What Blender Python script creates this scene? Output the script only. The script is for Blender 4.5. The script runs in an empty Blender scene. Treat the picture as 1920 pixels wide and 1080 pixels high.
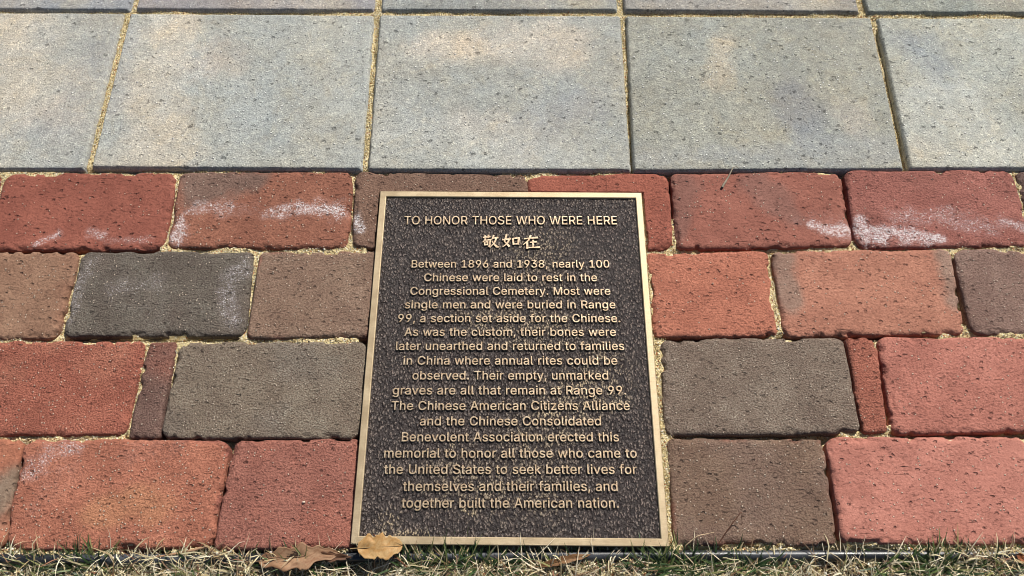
import bpy, bmesh, math, random
import numpy as np

# ------------------------------------------------------------------ camera, sky, sun, exposure
S = bpy.context.scene
cam = bpy.data.objects.new('camera', bpy.data.cameras.new('camera'))
S.collection.objects.link(cam)
cam.location = (0, -0.27898, 0.80421)
cam.rotation_euler = (math.radians(90 - 65.1576), 0, 0)
cam.data.lens = 28.125
cam.data.sensor_width = 36
cam.data.clip_start = 0.01
cam.data.clip_end = 200
S.camera = cam

SUN_EL, SUN_AZ = 46, 32          # degrees; azimuth clockwise from +Y
world = bpy.data.worlds.new('World'); S.world = world; world.use_nodes = True
wn = world.node_tree
sky = wn.nodes.new('ShaderNodeTexSky'); sky.sky_type = 'NISHITA'; sky.sun_disc = False
sky.sun_elevation = math.radians(SUN_EL); sky.sun_rotation = math.radians(SUN_AZ)
bg = wn.nodes['Background']; bg.inputs['Strength'].default_value = 0.052
wn.links.new(sky.outputs[0], bg.inputs[0])
sun = bpy.data.objects.new('sun', bpy.data.lights.new('sun', 'SUN'))
S.collection.objects.link(sun)
sun.data.energy = 5.0; sun.data.angle = math.radians(0.5); sun.data.color = (1.0, 0.955, 0.88)
sun.rotation_euler = (math.radians(90 - SUN_EL), 0, math.radians(180 - SUN_AZ))
S.view_settings.view_transform = 'Standard'; S.view_settings.look = 'None'
S.view_settings.gamma = 1; S.view_settings.use_curve_mapping = False
S.view_settings.exposure = 0.25
S.render.engine = 'CYCLES'; S.cycles.filter_width = 0.95

# ------------------------------------------------------------------ helpers
rng = np.random.default_rng(7)
COL = S.collection

def lin(c, k=1.12):
    c = np.asarray(c, float) / 255
    return np.where(c <= .04045, c / 12.92, ((c + .055) / 1.055) ** 2.4) / k

def _hash(ix, iy, seed):
    h = (ix.astype(np.int64) * 374761393 + iy.astype(np.int64) * 668265263 + seed * 1274126177) & 0xffffffff
    h = ((h ^ (h >> 13)) * 1274126177) & 0xffffffff
    h = ((h ^ (h >> 16)) * 2246822519) & 0xffffffff
    return ((h ^ (h >> 15)) & 0xffffff) / float(0xffffff)

def vn(x, y, seed=0):
    ix, iy = np.floor(x), np.floor(y)
    fx, fy = x - ix, y - iy
    fx = fx * fx * (3 - 2 * fx); fy = fy * fy * (3 - 2 * fy)
    a = _hash(ix, iy, seed); b = _hash(ix + 1, iy, seed)
    c = _hash(ix, iy + 1, seed); d = _hash(ix + 1, iy + 1, seed)
    return (a + (b - a) * fx) * (1 - fy) + (c + (d - c) * fx) * fy

def fbm(x, y, s, seed=0, o=4, gain=.5):
    "noise in -1..1, s = feature size in metres"
    t = 0; amp = 1; tot = 0
    for k in range(o):
        t = t + amp * (vn(x / s * 2 ** k + 17.3 * k, y / s * 2 ** k - 9.1 * k, seed + k) * 2 - 1)
        tot += amp; amp *= gain
    return t / tot

def sstep(a, b, x):
    t = np.clip((x - a) / (b - a), 0, 1)
    return t * t * (3 - 2 * t)

def mesh_np(name, V, F, attrs=None, smooth=True, mat=None):
    """V (n,3); F int array (m,3|4) or list of such arrays"""
    V = np.asarray(V, np.float32)
    Fs = F if isinstance(F, list) else [F]
    me = bpy.data.meshes.new(name)
    me.vertices.add(len(V)); me.vertices.foreach_set('co', V.ravel())
    nl = sum(f.size for f in Fs); npoly = sum(len(f) for f in Fs)
    me.loops.add(nl); me.polygons.add(npoly)
    me.loops.foreach_set('vertex_index', np.concatenate([f.ravel() for f in Fs]).astype(np.int32))
    tot = np.concatenate([np.full(len(f), f.shape[1], np.int32) for f in Fs])
    st = np.concatenate([[0], np.cumsum(tot)[:-1]]).astype(np.int32)
    me.polygons.foreach_set('loop_start', st)
    me.polygons.foreach_set('use_smooth', np.full(npoly, smooth))
    me.update(calc_edges=True)
    for k, a in (attrs or {}).items():
        a = np.asarray(a, np.float32)
        if a.ndim == 2:
            at = me.attributes.new(k, 'FLOAT_COLOR', 'POINT')
            if a.shape[1] == 3: a = np.hstack([a, np.ones((len(a), 1), np.float32)])
            at.data.foreach_set('color', a.ravel())
        else:
            me.attributes.new(k, 'FLOAT', 'POINT').data.foreach_set('value', a)
    if mat: me.materials.append(mat)
    return me

def obj(name, me, parent=None, loc=None, **props):
    o = bpy.data.objects.new(name, me); COL.objects.link(o)
    if parent: o.parent = parent
    if loc is not None: o.location = loc
    for k, v in props.items(): o[k] = v
    return o

def centred(V, loc):
    return V - np.asarray(loc)

def grid_faces(ny, nx):
    i = np.arange(ny * nx).reshape(ny, nx)
    return np.stack([i[:-1, :-1], i[:-1, 1:], i[1:, 1:], i[1:, :-1]], -1).reshape(-1, 4)

def polydist(x, y, pts):
    "distance to a polyline whose points are (x, y, radius); returns min(dist/radius)"
    best = np.full(np.shape(x), 1e9)
    if len(pts) == 1: pts = pts * 2
    for (x0, y0, r0), (x1, y1, r1) in zip(pts[:-1], pts[1:]):
        dx, dy = x1 - x0, y1 - y0
        L = dx * dx + dy * dy
        t = np.clip(((x - x0) * dx + (y - y0) * dy) / L, 0, 1) if L > 0 else np.zeros(np.shape(x))
        d = np.hypot(x - x0 - t * dx, y - y0 - t * dy) / (r0 + (r1 - r0) * t)
        best = np.minimum(best, d)
    return best

# node helper
class NT:
    def __init__(s, name):
        s.m = bpy.data.materials.new(name); s.m.use_nodes = True
        s.t = s.m.node_tree; s.t.nodes.clear()
        s.out = s.n('OutputMaterial'); s.b = s.n('BsdfPrincipled')
        s.l(s.b.outputs[0], s.out.inputs[0])
        s.pos = s.n('NewGeometry').outputs['Position']
    def n(s, typ, **kw):
        nd = s.t.nodes.new('ShaderNode' + typ)
        for k, v in kw.items(): setattr(nd, k, v)
        return nd
    def l(s, a, b): s.t.links.new(a, b)
    def setv(s, sock, v):
        if hasattr(v, 'is_output'): s.l(v, sock)
        else: sock.default_value = v
    def attr(s, name, out='Color'):
        nd = s.n('Attribute', attribute_name=name); return nd.outputs[out]
    def math(s, op, a, b=0., c=0., clamp=False):
        nd = s.n('Math', operation=op, use_clamp=clamp)
        s.setv(nd.inputs[0], a); s.setv(nd.inputs[1], b); s.setv(nd.inputs[2], c)
        return nd.outputs[0]
    def vec(s, scale=(1, 1, 1), rot=0):
        nd = s.n('Mapping'); s.l(s.pos, nd.inputs[0])
        nd.inputs['Scale'].default_value = scale; nd.inputs['Rotation'].default_value = (0, 0, rot)
        return nd.outputs[0]
    def noise(s, scale, detail=3, rough=.6, vec=None, dist=0, out=0):
        nd = s.n('TexNoise'); s.l(vec or s.pos, nd.inputs['Vector'])
        nd.inputs['Scale'].default_value = scale; nd.inputs['Detail'].default_value = detail
        nd.inputs['Roughness'].default_value = rough; nd.inputs['Distortion'].default_value = dist
        return nd.outputs[out]
    def voro(s, scale, feature='F1', vec=None, out='Distance', rnd=1):
        nd = s.n('TexVoronoi', feature=feature); s.setv(nd.inputs['Vector'], vec or s.pos)
        nd.inputs['Scale'].default_value = scale; nd.inputs['Randomness'].default_value = rnd
        return nd.outputs[out]
    def ss(s, v, a, b, lo=0., hi=1.):
        nd = s.n('MapRange', interpolation_type='SMOOTHSTEP')
        s.setv(nd.inputs[0], v)
        for i, q in enumerate((a, b, lo, hi)): s.setv(nd.inputs[1 + i], q)
        return nd.outputs[0]
    def mix(s, f, a, b, mode='MIX'):
        nd = s.n('Mix', data_type='RGBA', blend_type=mode)
        s.setv(nd.inputs[0], f); 
        for i, q in ((6, a), (7, b)):
            if not hasattr(q, 'is_output') and len(q) == 3: q = (*q, 1)
            s.setv(nd.inputs[i], q)
        return nd.outputs[2]
    def bump(s, h, dist, strength=1., prev=None):
        nd = s.n('Bump'); s.setv(nd.inputs['Height'], h)
        nd.inputs['Distance'].default_value = dist; nd.inputs['Strength'].default_value = strength
        if prev is not None: s.l(prev, nd.inputs['Normal'])
        return nd.outputs[0]
    def done(s, col=None, rough=None, normal=None, metal=None, spec=None):
        if col is not None:
            if not hasattr(col, 'is_output') and len(col) == 3: col = (*col, 1)
            s.setv(s.b.inputs['Base Color'], col)
        if rough is not None: s.setv(s.b.inputs['Roughness'], rough)
        if metal is not None: s.setv(s.b.inputs['Metallic'], metal)
        if spec is not None: s.setv(s.b.inputs['Specular IOR Level'], spec)
        if normal is not None: s.l(normal, s.b.inputs['Normal'])
        return s.m

# ------------------------------------------------------------------ materials
def mat_brick():
    t = NT('tumbled_clay_brick')
    col = t.attr('tint'); eff = t.attr('salt', 'Fac'); spk = t.attr('specks', 'Fac'); grn = t.attr('grain', 'Fac')
    # tone variations
    scl = t.n('VectorMath', operation='SCALE'); t.l(t.pos, scl.inputs[0]); t.setv(scl.inputs['Scale'], t.math('ADD', .55, t.math('MULTIPLY', grn, .75)))
    bp_ = scl.outputs[0]
    n1 = t.noise(28, 4, .6); n2 = t.noise(420, 3, .65, bp_); n3 = t.noise(1100, 2, .6)
    n0 = t.noise(11, 5, .7, None, .6); patch = t.ss(t.noise(48, 4, .7), .36, .64)
    c = t.mix(t.ss(n1, .40, .62, 0, .42), col, t.mix(1., col, (.66, .60, .60, 1), 'MULTIPLY'))
    c = t.mix(t.ss(n0, .50, .66, 0, .5), c, t.mix(1., c, (1.22, 1.30, 1.32, 1), 'MULTIPLY'))
    c = t.mix(t.math('MULTIPLY', t.math('MULTIPLY', t.ss(n2, .50, .66, 0, 1.), patch), grn), c, t.mix(1., c, (1.55, 1.7, 1.75, 1), 'MULTIPLY'))
    c = t.mix(t.math('MULTIPLY', t.ss(n2, .5, .34, 0, .9), grn), c, t.mix(1., c, (.5, .42, .42, 1), 'MULTIPLY'))
    n4 = t.noise(1400, 2, .8)
    c = t.mix(t.ss(n4, .54, .64, 0, .32), c, t.mix(1., c, (1.5, 1.6, 1.65, 1), 'MULTIPLY'))
    c = t.mix(t.ss(n4, .46, .36, 0, .32), c, t.mix(1., c, (.5, .42, .42, 1), 'MULTIPLY'))
    # pits and drag marks
    mp = t.n('Mapping'); t.l(bp_, mp.inputs[0]); mp.inputs['Scale'].default_value = (1, 2.2, 1); mp.inputs['Rotation'].default_value = (0, 0, .15)
    st = mp.outputs[0]
    pit = t.noise(230, 4, .7, st, .6)
    pitm = t.math('MULTIPLY', t.ss(pit, .44, .33), t.math('MULTIPLY', t.ss(t.noise(33, 3, .6), .38, .60, .2, 1.), grn))
    # scratches left by tumbling
    sc = t.noise(1., 2, .5, t.vec((35, 520, 1), -.10), .25)
    scm = t.math('MULTIPLY', t.ss(sc, .33, .27), t.ss(t.noise(40, 2), .52, .60))
    # nicks with a lit lip
    nv = t.voro(105, vec=t.vec((1, 1.5, 1), .3)); nvc = t.voro(105, out='Color', vec=t.vec((1, 1.5, 1), .3)); ns_ = t.n('SeparateColor'); t.l(nvc, ns_.inputs[0])
    nick = t.math('MULTIPLY', t.ss(t.math('ADD', nv, t.math('MULTIPLY', n2, .5)), .52, .34), t.math('GREATER_THAN', ns_.outputs[0], .62))
    # light mineral flecks
    fl = t.voro(300, out='Distance'); flc = t.voro(300, out='Color')
    sep = t.n('SeparateColor'); t.l(flc, sep.inputs[0])
    thr = t.math('SUBTRACT', 1.0, t.math('MULTIPLY', spk, .40))
    flm = t.math('MULTIPLY', t.ss(fl, .32, .16), t.math('GREATER_THAN', sep.outputs[0], thr))
    c = t.mix(t.math('MULTIPLY', flm, .7), c, (.66, .54, .42, 1))
    c = t.mix(t.math('MULTIPLY', pitm, .55), c, t.mix(1., c, (.4, .33, .33, 1), 'MULTIPLY'))
    # salt bloom: ragged, made of fine crystals
    sn = t.noise(300, 5, .85, t.vec((1, 1.25, 1), .5), 1.8)
    thr_s = t.math('SUBTRACT', .735, t.math('MULTIPLY', eff, .255))
    e = t.math('MULTIPLY', t.ss(t.math('SUBTRACT', sn, thr_s), -.008, .035), t.ss(eff, .02, .25))
    film = t.math('MULTIPLY', t.ss(eff, .15, .95), t.ss(t.noise(90, 5, .8), .38, .62, 0, .34))
    c = t.mix(t.math('MULTIPLY', film, .5), c, (.58, .50, .49, 1))
    c = t.mix(t.math('MULTIPLY', e, .92), c, (.72, .67, .67, 1))
    h = t.math('MULTIPLY', t.math('ADD', t.math('MULTIPLY', n2, 1.1), t.math('MULTIPLY', n3, .4)), grn)
    h = t.math('SUBTRACT', h, t.math('MULTIPLY', pitm, .7))
    h = t.math('SUBTRACT', h, t.math('MULTIPLY', nick, 1.0))
    h = t.math('SUBTRACT', h, t.math('MULTIPLY', scm, .8))
    c = t.mix(t.math('MULTIPLY', t.math('MAXIMUM', nick, scm), .35), c, t.mix(1., c, (.4, .33, .33, 1), 'MULTIPLY'))
    h = t.math('ADD', h, t.math('MULTIPLY', flm, .7))
    nm = t.bump(h, .0026, 1.)
    return t.done(c, .86, nm, spec=.3)

def mat_slab():
    t = NT('blended_grey_concrete')
    col = t.attr('tint'); spk = t.attr('specks', 'Fac')
    n1 = t.noise(45, 5, .65); n2 = t.noise(500, 4, .7); n3 = t.noise(200, 5, .75, None, .5)
    c = t.mix(t.ss(n1, .40, .62, 0, .5), col, t.mix(1., col, (.80, .80, .79, 1), 'MULTIPLY'))
    nb = t.noise(22, 6, .75, None, .8)
    c = t.mix(t.ss(nb, .50, .64, 0, .55), c, t.mix(1., c, (1.12, 1.05, .95, 1), 'MULTIPLY'))
    c = t.mix(t.ss(n2, .5, .66, 0, .8), c, t.mix(1., c, (1.40, 1.40, 1.38, 1), 'MULTIPLY'))
    c = t.mix(t.ss(n2, .48, .34, 0, .7), c, t.mix(1., c, (.55, .55, .57, 1), 'MULTIPLY'))
    n4 = t.noise(1300, 2, .8)
    c = t.mix(t.ss(n4, .46, .36, 0, .45), c, t.mix(1., c, (.55, .55, .55, 1), 'MULTIPLY'))
    nm_ = t.noise(130, 4, .75); nm2 = t.noise(260, 4, .8)
    c = t.mix(t.ss(nm_, .50, .62, 0, .55), c, t.mix(1., c, (1.22, 1.22, 1.18, 1), 'MULTIPLY'))
    c = t.mix(t.ss(nm_, .48, .38, 0, .5), c, t.mix(1., c, (.76, .76, .77, 1), 'MULTIPLY'))
    c = t.mix(t.ss(nm2, .56, .64, 0, .8), c, t.mix(1., c, (1.42, 1.42, 1.38, 1), 'MULTIPLY'))
    # pock marks: sparse, irregular
    pit = t.ss(n3, .38, .29)
    fl = t.voro(190, out='Distance', vec=t.vec((1, 1.3, 1))); flc = t.voro(190, out='Color', vec=t.vec((1, 1.3, 1)))
    sep = t.n('SeparateColor'); t.l(flc, sep.inputs[0])
    thr = t.math('SUBTRACT', 1.0, t.math('MULTIPLY', spk, .22))
    gate = t.math('GREATER_THAN', sep.outputs[0], thr)
    hole = t.math('MULTIPLY', t.ss(t.math('ADD', fl, t.math('MULTIPLY', n2, .3)), .36, .24), gate)
    wh = t.math('MULTIPLY', t.ss(fl, .30, .12), t.math('LESS_THAN', sep.outputs[1], t.math('MULTIPLY', spk, .20)))
    p = t.math('MAXIMUM', pit, hole)
    c = t.mix(t.math('MULTIPLY', p, .8), c, t.mix(1., c, (.26, .26, .27, 1), 'MULTIPLY'))
    c = t.mix(t.math('MULTIPLY', wh, .85), c, (.80, .80, .76, 1))
    pv = t.voro(85, vec=t.vec((1, 1.4, 1), .4)); pc = t.voro(85, out='Color', vec=t.vec((1, 1.4, 1), .4)); ps = t.n('SeparateColor'); t.l(pc, ps.inputs[0])
    big = t.math('MULTIPLY', t.ss(t.math('ADD', pv, t.math('MULTIPLY', nm2, 1.1)), .78, .62), t.math('GREATER_THAN', ps.outputs[0], t.math('SUBTRACT', .95, t.math('MULTIPLY', spk, .20))))
    c = t.mix(t.math('MULTIPLY', big, .22), c, t.mix(1., c, (.45, .45, .46, 1), 'MULTIPLY'))
    p = t.math('MAXIMUM', p, big)
    h = t.math('SUBTRACT', t.math('ADD', t.math('MULTIPLY', n2, .6), t.math('MULTIPLY', nm2, .9)), t.math('MULTIPLY', p, 1.3))
    h = t.math('ADD', h, t.math('MULTIPLY', wh, .8))
    nm = t.bump(h, .0023, 1.)
    return t.done(c, .8, nm, spec=.3)

def mat_sand():
    t = NT('joint_sand')
    n = t.noise(700, 3, .7); v = t.voro(650)
    vc = t.voro(650, out='Color'); sep = t.n('SeparateColor'); t.l(vc, sep.inputs[0])
    c = t.mix(t.ss(sep.outputs[0], 0, 1), (.50, .39, .19, 1), (.72, .61, .36, 1))
    c = t.mix(t.math('GREATER_THAN', sep.outputs[1], .93), c, (.38, .16, .07, 1))
    c = t.mix(t.math('GREATER_THAN', sep.outputs[2], .92), c, (.66, .62, .50, 1))
    nm = t.bump(t.math('SUBTRACT', t.math('MULTIPLY', n, .6), v), .0014, .9)
    return t.done(c, .9, nm, spec=.25)

def mat_vcol(name, rough=.85, spec=.3, trans=0.):
    t = NT(name)
    n = t.noise(600, 2, .6)
    c = t.attr('tint')
    c = t.mix(t.ss(n, .35, .7, 0, .4), c, t.mix(1., c, (.6, .6, .6, 1), 'MULTIPLY'))
    t.done(c, rough, None, spec=spec)
    if trans:
        tr = t.n('BsdfTranslucent'); t.l(c, tr.inputs[0])
        mx = t.n('MixShader'); mx.inputs[0].default_value = trans
        t.l(t.b.outputs[0], mx.inputs[1]); t.l(tr.outputs[0], mx.inputs[2]); t.l(mx.outputs[0], t.out.inputs[0])
    return t.m

def mat_soil():
    t = NT('soil_and_thatch')
    n = t.noise(160, 5, .7, None, .5); n2 = t.noise(20, 3, .6); f = t.noise(900, 3, .7)
    c = t.mix(t.ss(n, .35, .65), (.045, .030, .018, 1), (.17, .125, .065, 1))
    c = t.mix(t.ss(n2, .48, .60, 0, .85), c, t.mix(t.ss(f, .35, .65), (.30, .23, .11, 1), (.58, .50, .29, 1)))
    nm = t.bump(t.math('ADD', n, t.math('MULTIPLY', f, .4)), .003, .9)
    return t.done(c, .95, nm, spec=.2)

def mat_bronze():
    t = NT('polished_bronze')
    n = t.noise(38, 6, .7, t.vec((1, 1, 1))); br = t.noise(900, 3, .6, t.vec((.12, 1, 1))); f = t.noise(1300, 2, .6)
    c = t.mix(t.ss(n, .35, .7), (.37, .28, .17, 1), (.50, .40, .26, 1))
    c = t.mix(t.ss(f, .58, .72, 0, .5), c, (.35, .24, .13, 1))
    nm = t.bump(t.math('ADD', br, f), .0002, .6)
    return t.done(c, t.ss(n, .3, .7, .46, .58), nm, metal=.55, spec=.5)

def mat_letter():
    t = NT('rubbed_bronze_lettering')
    n = t.noise(240, 4, .7); f = t.noise(1000, 3, .6)
    c = t.mix(t.ss(n, .35, .7), (.42, .30, .19, 1), (.64, .51, .36, 1))
    c = t.mix(t.ss(f, .50, .66, 0, .75), c, (.20, .135, .085, 1))
    # the sloping flanks are coloured dark, only the faces are rubbed bright
    g = t.n('NewGeometry'); sp = t.n('SeparateXYZ'); t.l(g.outputs['True Normal'], sp.inputs[0])
    side = t.ss(sp.outputs[2], .75, .45)
    c = t.mix(side, c, (.05, .035, .028, 1))
    nm = t.bump(f, .0003, .6)
    return t.done(c, .5, nm, metal=t.math('SUBTRACT', .6, t.math('MULTIPLY', side, .5)), spec=.5)

def mat_field():
    t = NT('dark_leather_grain_bronze')
    scuff = t.attr('scuff', 'Fac')
    n = t.noise(95, 3, .6); f = t.noise(1400, 3, .6)
    w = t.noise(260, 2, .5, t.vec((1, .8, 1), .3), .9, out=1)
    warp = t.n('VectorMath', operation='MULTIPLY_ADD'); t.l(w, warp.inputs[0])
    warp.inputs[1].default_value = (.0035, .0035, 0); t.l(t.vec((1, .62, 1), .35), warp.inputs[2])
    v = t.voro(400, 'F1', vec=warp.outputs[0]); v2 = t.noise(480, 2, .6, t.vec((1.25, .75, 1), .45), 1.2)
    h = t.math('ADD', t.math('SUBTRACT', 1, v), t.math('MULTIPLY', v2, .9))
    crest_glint = t.ss(h, 1.02, 1.30)
    c = t.mix(t.ss(n, .35, .65), (.026, .018, .016, 1), (.044, .031, .027, 1))
    c = t.mix(t.math('MULTIPLY', crest_glint, .9), c, (.235, .185, .155, 1))  # glints on the grain crests, painted into the base colour
    sc = t.math('MULTIPLY', scuff, t.math('MULTIPLY', t.ss(h, .90, 1.18), t.ss(t.noise(110, 5, .8), .36, .58)))
    c = t.mix(t.math('MULTIPLY', sc, 1.25, clamp=True), c, (.56, .44, .28, 1))
    nm = t.bump(h, .0020, 1., t.bump(f, .0003, .5))
    return t.done(c, .36, nm, metal=.2, spec=.55)

def mat_plastic():
    t = NT('weathered_black_plastic')
    n = t.noise(30, 4, .6, t.vec((.3, 1, 1))); f = t.noise(900, 3, .6)
    c = t.mix(t.ss(n, .4, .65), (.016, .017, .020, 1), (.05, .055, .065, 1))
    c = t.mix(t.ss(f, .62, .72, 0, .6), c, (.32, .27, .16, 1))
    return t.done(c, t.ss(n, .3, .7, .28, .5), t.bump(f, .0003, .5), spec=.6)

M = dict(brick=mat_brick(), slab=mat_slab(), sand=mat_sand(), grain=mat_vcol('sand_grains', .8, .35),
         soil=mat_soil(), bronze=mat_bronze(), letter=mat_letter(), field=mat_field(), plastic=mat_plastic(),
         grass=mat_vcol('grass_blades', .5, .4, .25), straw=mat_vcol('dry_straw', .7, .3, .1),
         leaf=mat_vcol('dry_leaf', .6, .35, .25), wood=mat_vcol('twig_bark', .8, .3))

# ------------------------------------------------------------------ the ground sheet under everything
def axis(lo, hi, step, far, g=1.35):
    a = list(np.arange(lo, hi, step)); s = step; x = a[-1]
    while x < far: s *= g; x += s; a.append(x)
    s = step; x = a[0]; b = []
    while x > -far: s *= g; x -= s; b.append(x)
    return np.array(b[::-1] + a)

YB = -0.184          # front edge of the brickwork
def build_ground():
    X = axis(-.75, .75, .003, 40); Y = axis(-.33, YB + .004, .0025, 40)
    x, y = np.meshgrid(X, Y)
    near = sstep(1.6, 1.0, np.abs(x)) * sstep(-.8, -.55, y)
    z = np.full(x.shape, -.016) + near * (fbm(x, y, .02, 3, 4) * .006 + fbm(x, y, .12, 9, 2) * .004)
    z = np.where(y > YB - .001, -.075, z)
    V = np.stack([x, y, z], -1).reshape(-1, 3)
    obj('ground', mesh_np('ground', V, grid_faces(*x.shape), mat=M['soil']), kind='structure')
build_ground()

# ------------------------------------------------------------------ pavers
POCKET = (-.1560, .1545, YB - .02, .2178)      # the recess cut for the plaque
OUTLINES = []                                # for scattering the joint sand

def edge_lines(a, first, step, growing):
    s = [0]
    for q in growing: s.append(s[-1] + q)
    e = np.array(s)
    n = max(2, int(round((2 * a - 2 * e[-1]) / step)))
    return np.concatenate([-a + e, np.linspace(-a + e[-1], a - e[-1], n + 1)[1:-1], (a - e)[::-1]])

def paver(corners, ztop, r, edge, eh, wob, step, seed, rough, pocket=False, hard=False, crumble=1., grow=0.):
    """corners TL, TR, BR, BL in metres; returns vertices, faces, top-face xy and centre"""
    TL, TR, BR, BL = [np.array(c, float) for c in corners]
    if grow:
        TL, TR, BR, BL = TL + (-grow, grow), TR + (grow, grow), BR + (grow, -grow), BL + (-grow, -grow)
    a = (np.linalg.norm(TR - TL) + np.linalg.norm(BR - BL)) / 4
    b = (np.linalg.norm(TL - BL) + np.linalg.norm(TR - BR)) / 4
    gr = [.0004, .0005, .0006, .0008, .001, .0012] if not hard else [.0006, .0008, .0010, .0012]
    X = edge_lines(a, 0, step, gr); Y = edge_lines(b, 0, step, gr)
    OUTLINES.append((TL, TR, BR, BL))
    if pocket:
        c = (TL + TR + BR + BL) / 4
        px = [p - c[0] for p in POCKET[:2] if abs(p - c[0]) < a * .98] 
        py = [p - c[1] for p in POCKET[2:] if abs(p - c[1]) < b * .98]
        X = np.sort(np.concatenate([X] + [[p - 2e-4, p + 2e-4] for p in px])); Y = np.sort(np.concatenate([Y] + [[p - 2e-4, p + 2e-4] for p in py]))
    x, y = np.meshgrid(X, Y)
    u = np.clip((np.abs(x) - (a - r)) / r, 0, 1); v = np.clip((np.abs(y) - (b - r)) / r, 0, 1)
    inc = (u > 0) & (v > 0)
    xm = np.where(inc, np.sign(x) * (a - r + r * u * np.sqrt(1 - v * v / 2)), x)
    ym = np.where(inc, np.sign(y) * (b - r + r * v * np.sqrt(1 - u * u / 2)), y)
    qx, qy = np.abs(xm) - (a - r), np.abs(ym) - (b - r)
    d = -(np.hypot(np.maximum(qx, 0), np.maximum(qy, 0)) + np.minimum(np.maximum(qx, qy), 0) - r)
    d = np.maximum(d, 0)
    cxy = (TL + TR + BR + BL) / 4
    s, t = (xm / a + 1) / 2, (ym / b + 1) / 2
    W = ((BL[None, None] * (1 - s)[..., None] + BR[None, None] * s[..., None]) * (1 - t)[..., None]
         + (TL[None, None] * (1 - s)[..., None] + TR[None, None] * s[..., None]) * t[..., None])
    wx, wy = W[..., 0], W[..., 1]
    fade = sstep(.02, 0, d)
    chip = sstep(.58, .72, vn(wx / .010, wy / .010, seed + 91)) * sstep(.30, .5, vn(wx / .05, wy / .05, seed + 93))
    inx, iny = (cxy[0] - wx), (cxy[1] - wy)
    dx = np.where((a - np.abs(xm)) < (b - np.abs(ym)), np.sign(inx), 0); dy = np.where((a - np.abs(xm)) < (b - np.abs(ym)), 0, np.sign(iny))
    ca = .0006 if hard else .0018
    fc = sstep(.008, 0, d)
    ox, oy = wx, wy
    wx = ox + fade * wob * (fbm(ox, oy, .045, seed, 3) + .16 * fbm(ox, oy, .006, seed + 5, 2)) + fc * ca * chip * dx
    wy = oy + fade * wob * (fbm(ox, oy, .045, seed + 11, 3) + .16 * fbm(ox, oy, .006, seed + 15, 2)) + fc * ca * chip * dy
    if hard:
        z = -eh * np.clip(1 - d / edge, 0, 1)
    else:
        e = edge * (.55 + .8 * vn(wx / .022, wy / .022, seed + 21)) 
        k = np.clip(1 - d / e, 0, 1)
        z = -eh * (1 - np.sqrt(np.maximum(1 - k ** 2, 0))) 
        z -= .0018 * chip * sstep(.009, .001, d)
        z -= crumble * .0026 * sstep(.007, .0008, d) * sstep(.55, .85, vn(wx / .005, wy / .005, seed + 31) * .5 + vn(wx / .016, wy / .016, seed + 33) * .6)
    z = z + rough * (fbm(wx, wy, .05, seed + 41, 2) * 1.2 + fbm(wx, wy, .008, seed + 43, 3) * .8)
    # small pits
    z -= rough * 2.2 * sstep(.80, .93, vn(wx / .0042, wy / .0034, seed + 51)) * sstep(.0, .004, d)
    tx, ty = rng.normal(0, .0035, 2) if not hard else rng.normal(0, .0008, 2)
    cx, cy = wx.mean(), wy.mean()
    z = z + ztop + tx * (wx - cx) + ty * (wy - cy)
    if pocket:
        ins = (wx > POCKET[0]) & (wx < POCKET[1]) & (wy > POCKET[2]) & (wy < POCKET[3])
        z = np.where(ins, -.030, z)
    V = np.stack([wx, wy, z], -1).reshape(-1, 3)
    ny, nx = x.shape
    F = grid_faces(ny, nx)
    i = np.arange(ny * nx).reshape(ny, nx)
    loop = np.concatenate([i[0, :-1], i[:-1, -1], i[-1, :0:-1], i[:0:-1, 0]])
    low = V[loop].copy(); low[:, 2] = -.05
    k = len(V) + np.arange(len(loop))
    F2 = np.stack([loop, k, np.roll(k, -1), np.roll(loop, -1)], -1)
    return np.vstack([V, low]), np.vstack([F, F2]), d.ravel(), len(loop), (cx, cy, 0)

brick_path = obj('brick_path', None, loc=(0, .03, 0), kind='structure')
slab_pavement = obj('slab_pavement', None, loc=(0, .38, 0), kind='structure')

def clay(c):
    r, g, b = c
    if r - g < 34: r, g, b = r * 1.085, g * 1.045, b * 1.05
    return (r * .965, g * .98 + .20 * max(r - g, 0), b * .97 + .125 * max(r - b, 0))

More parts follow.
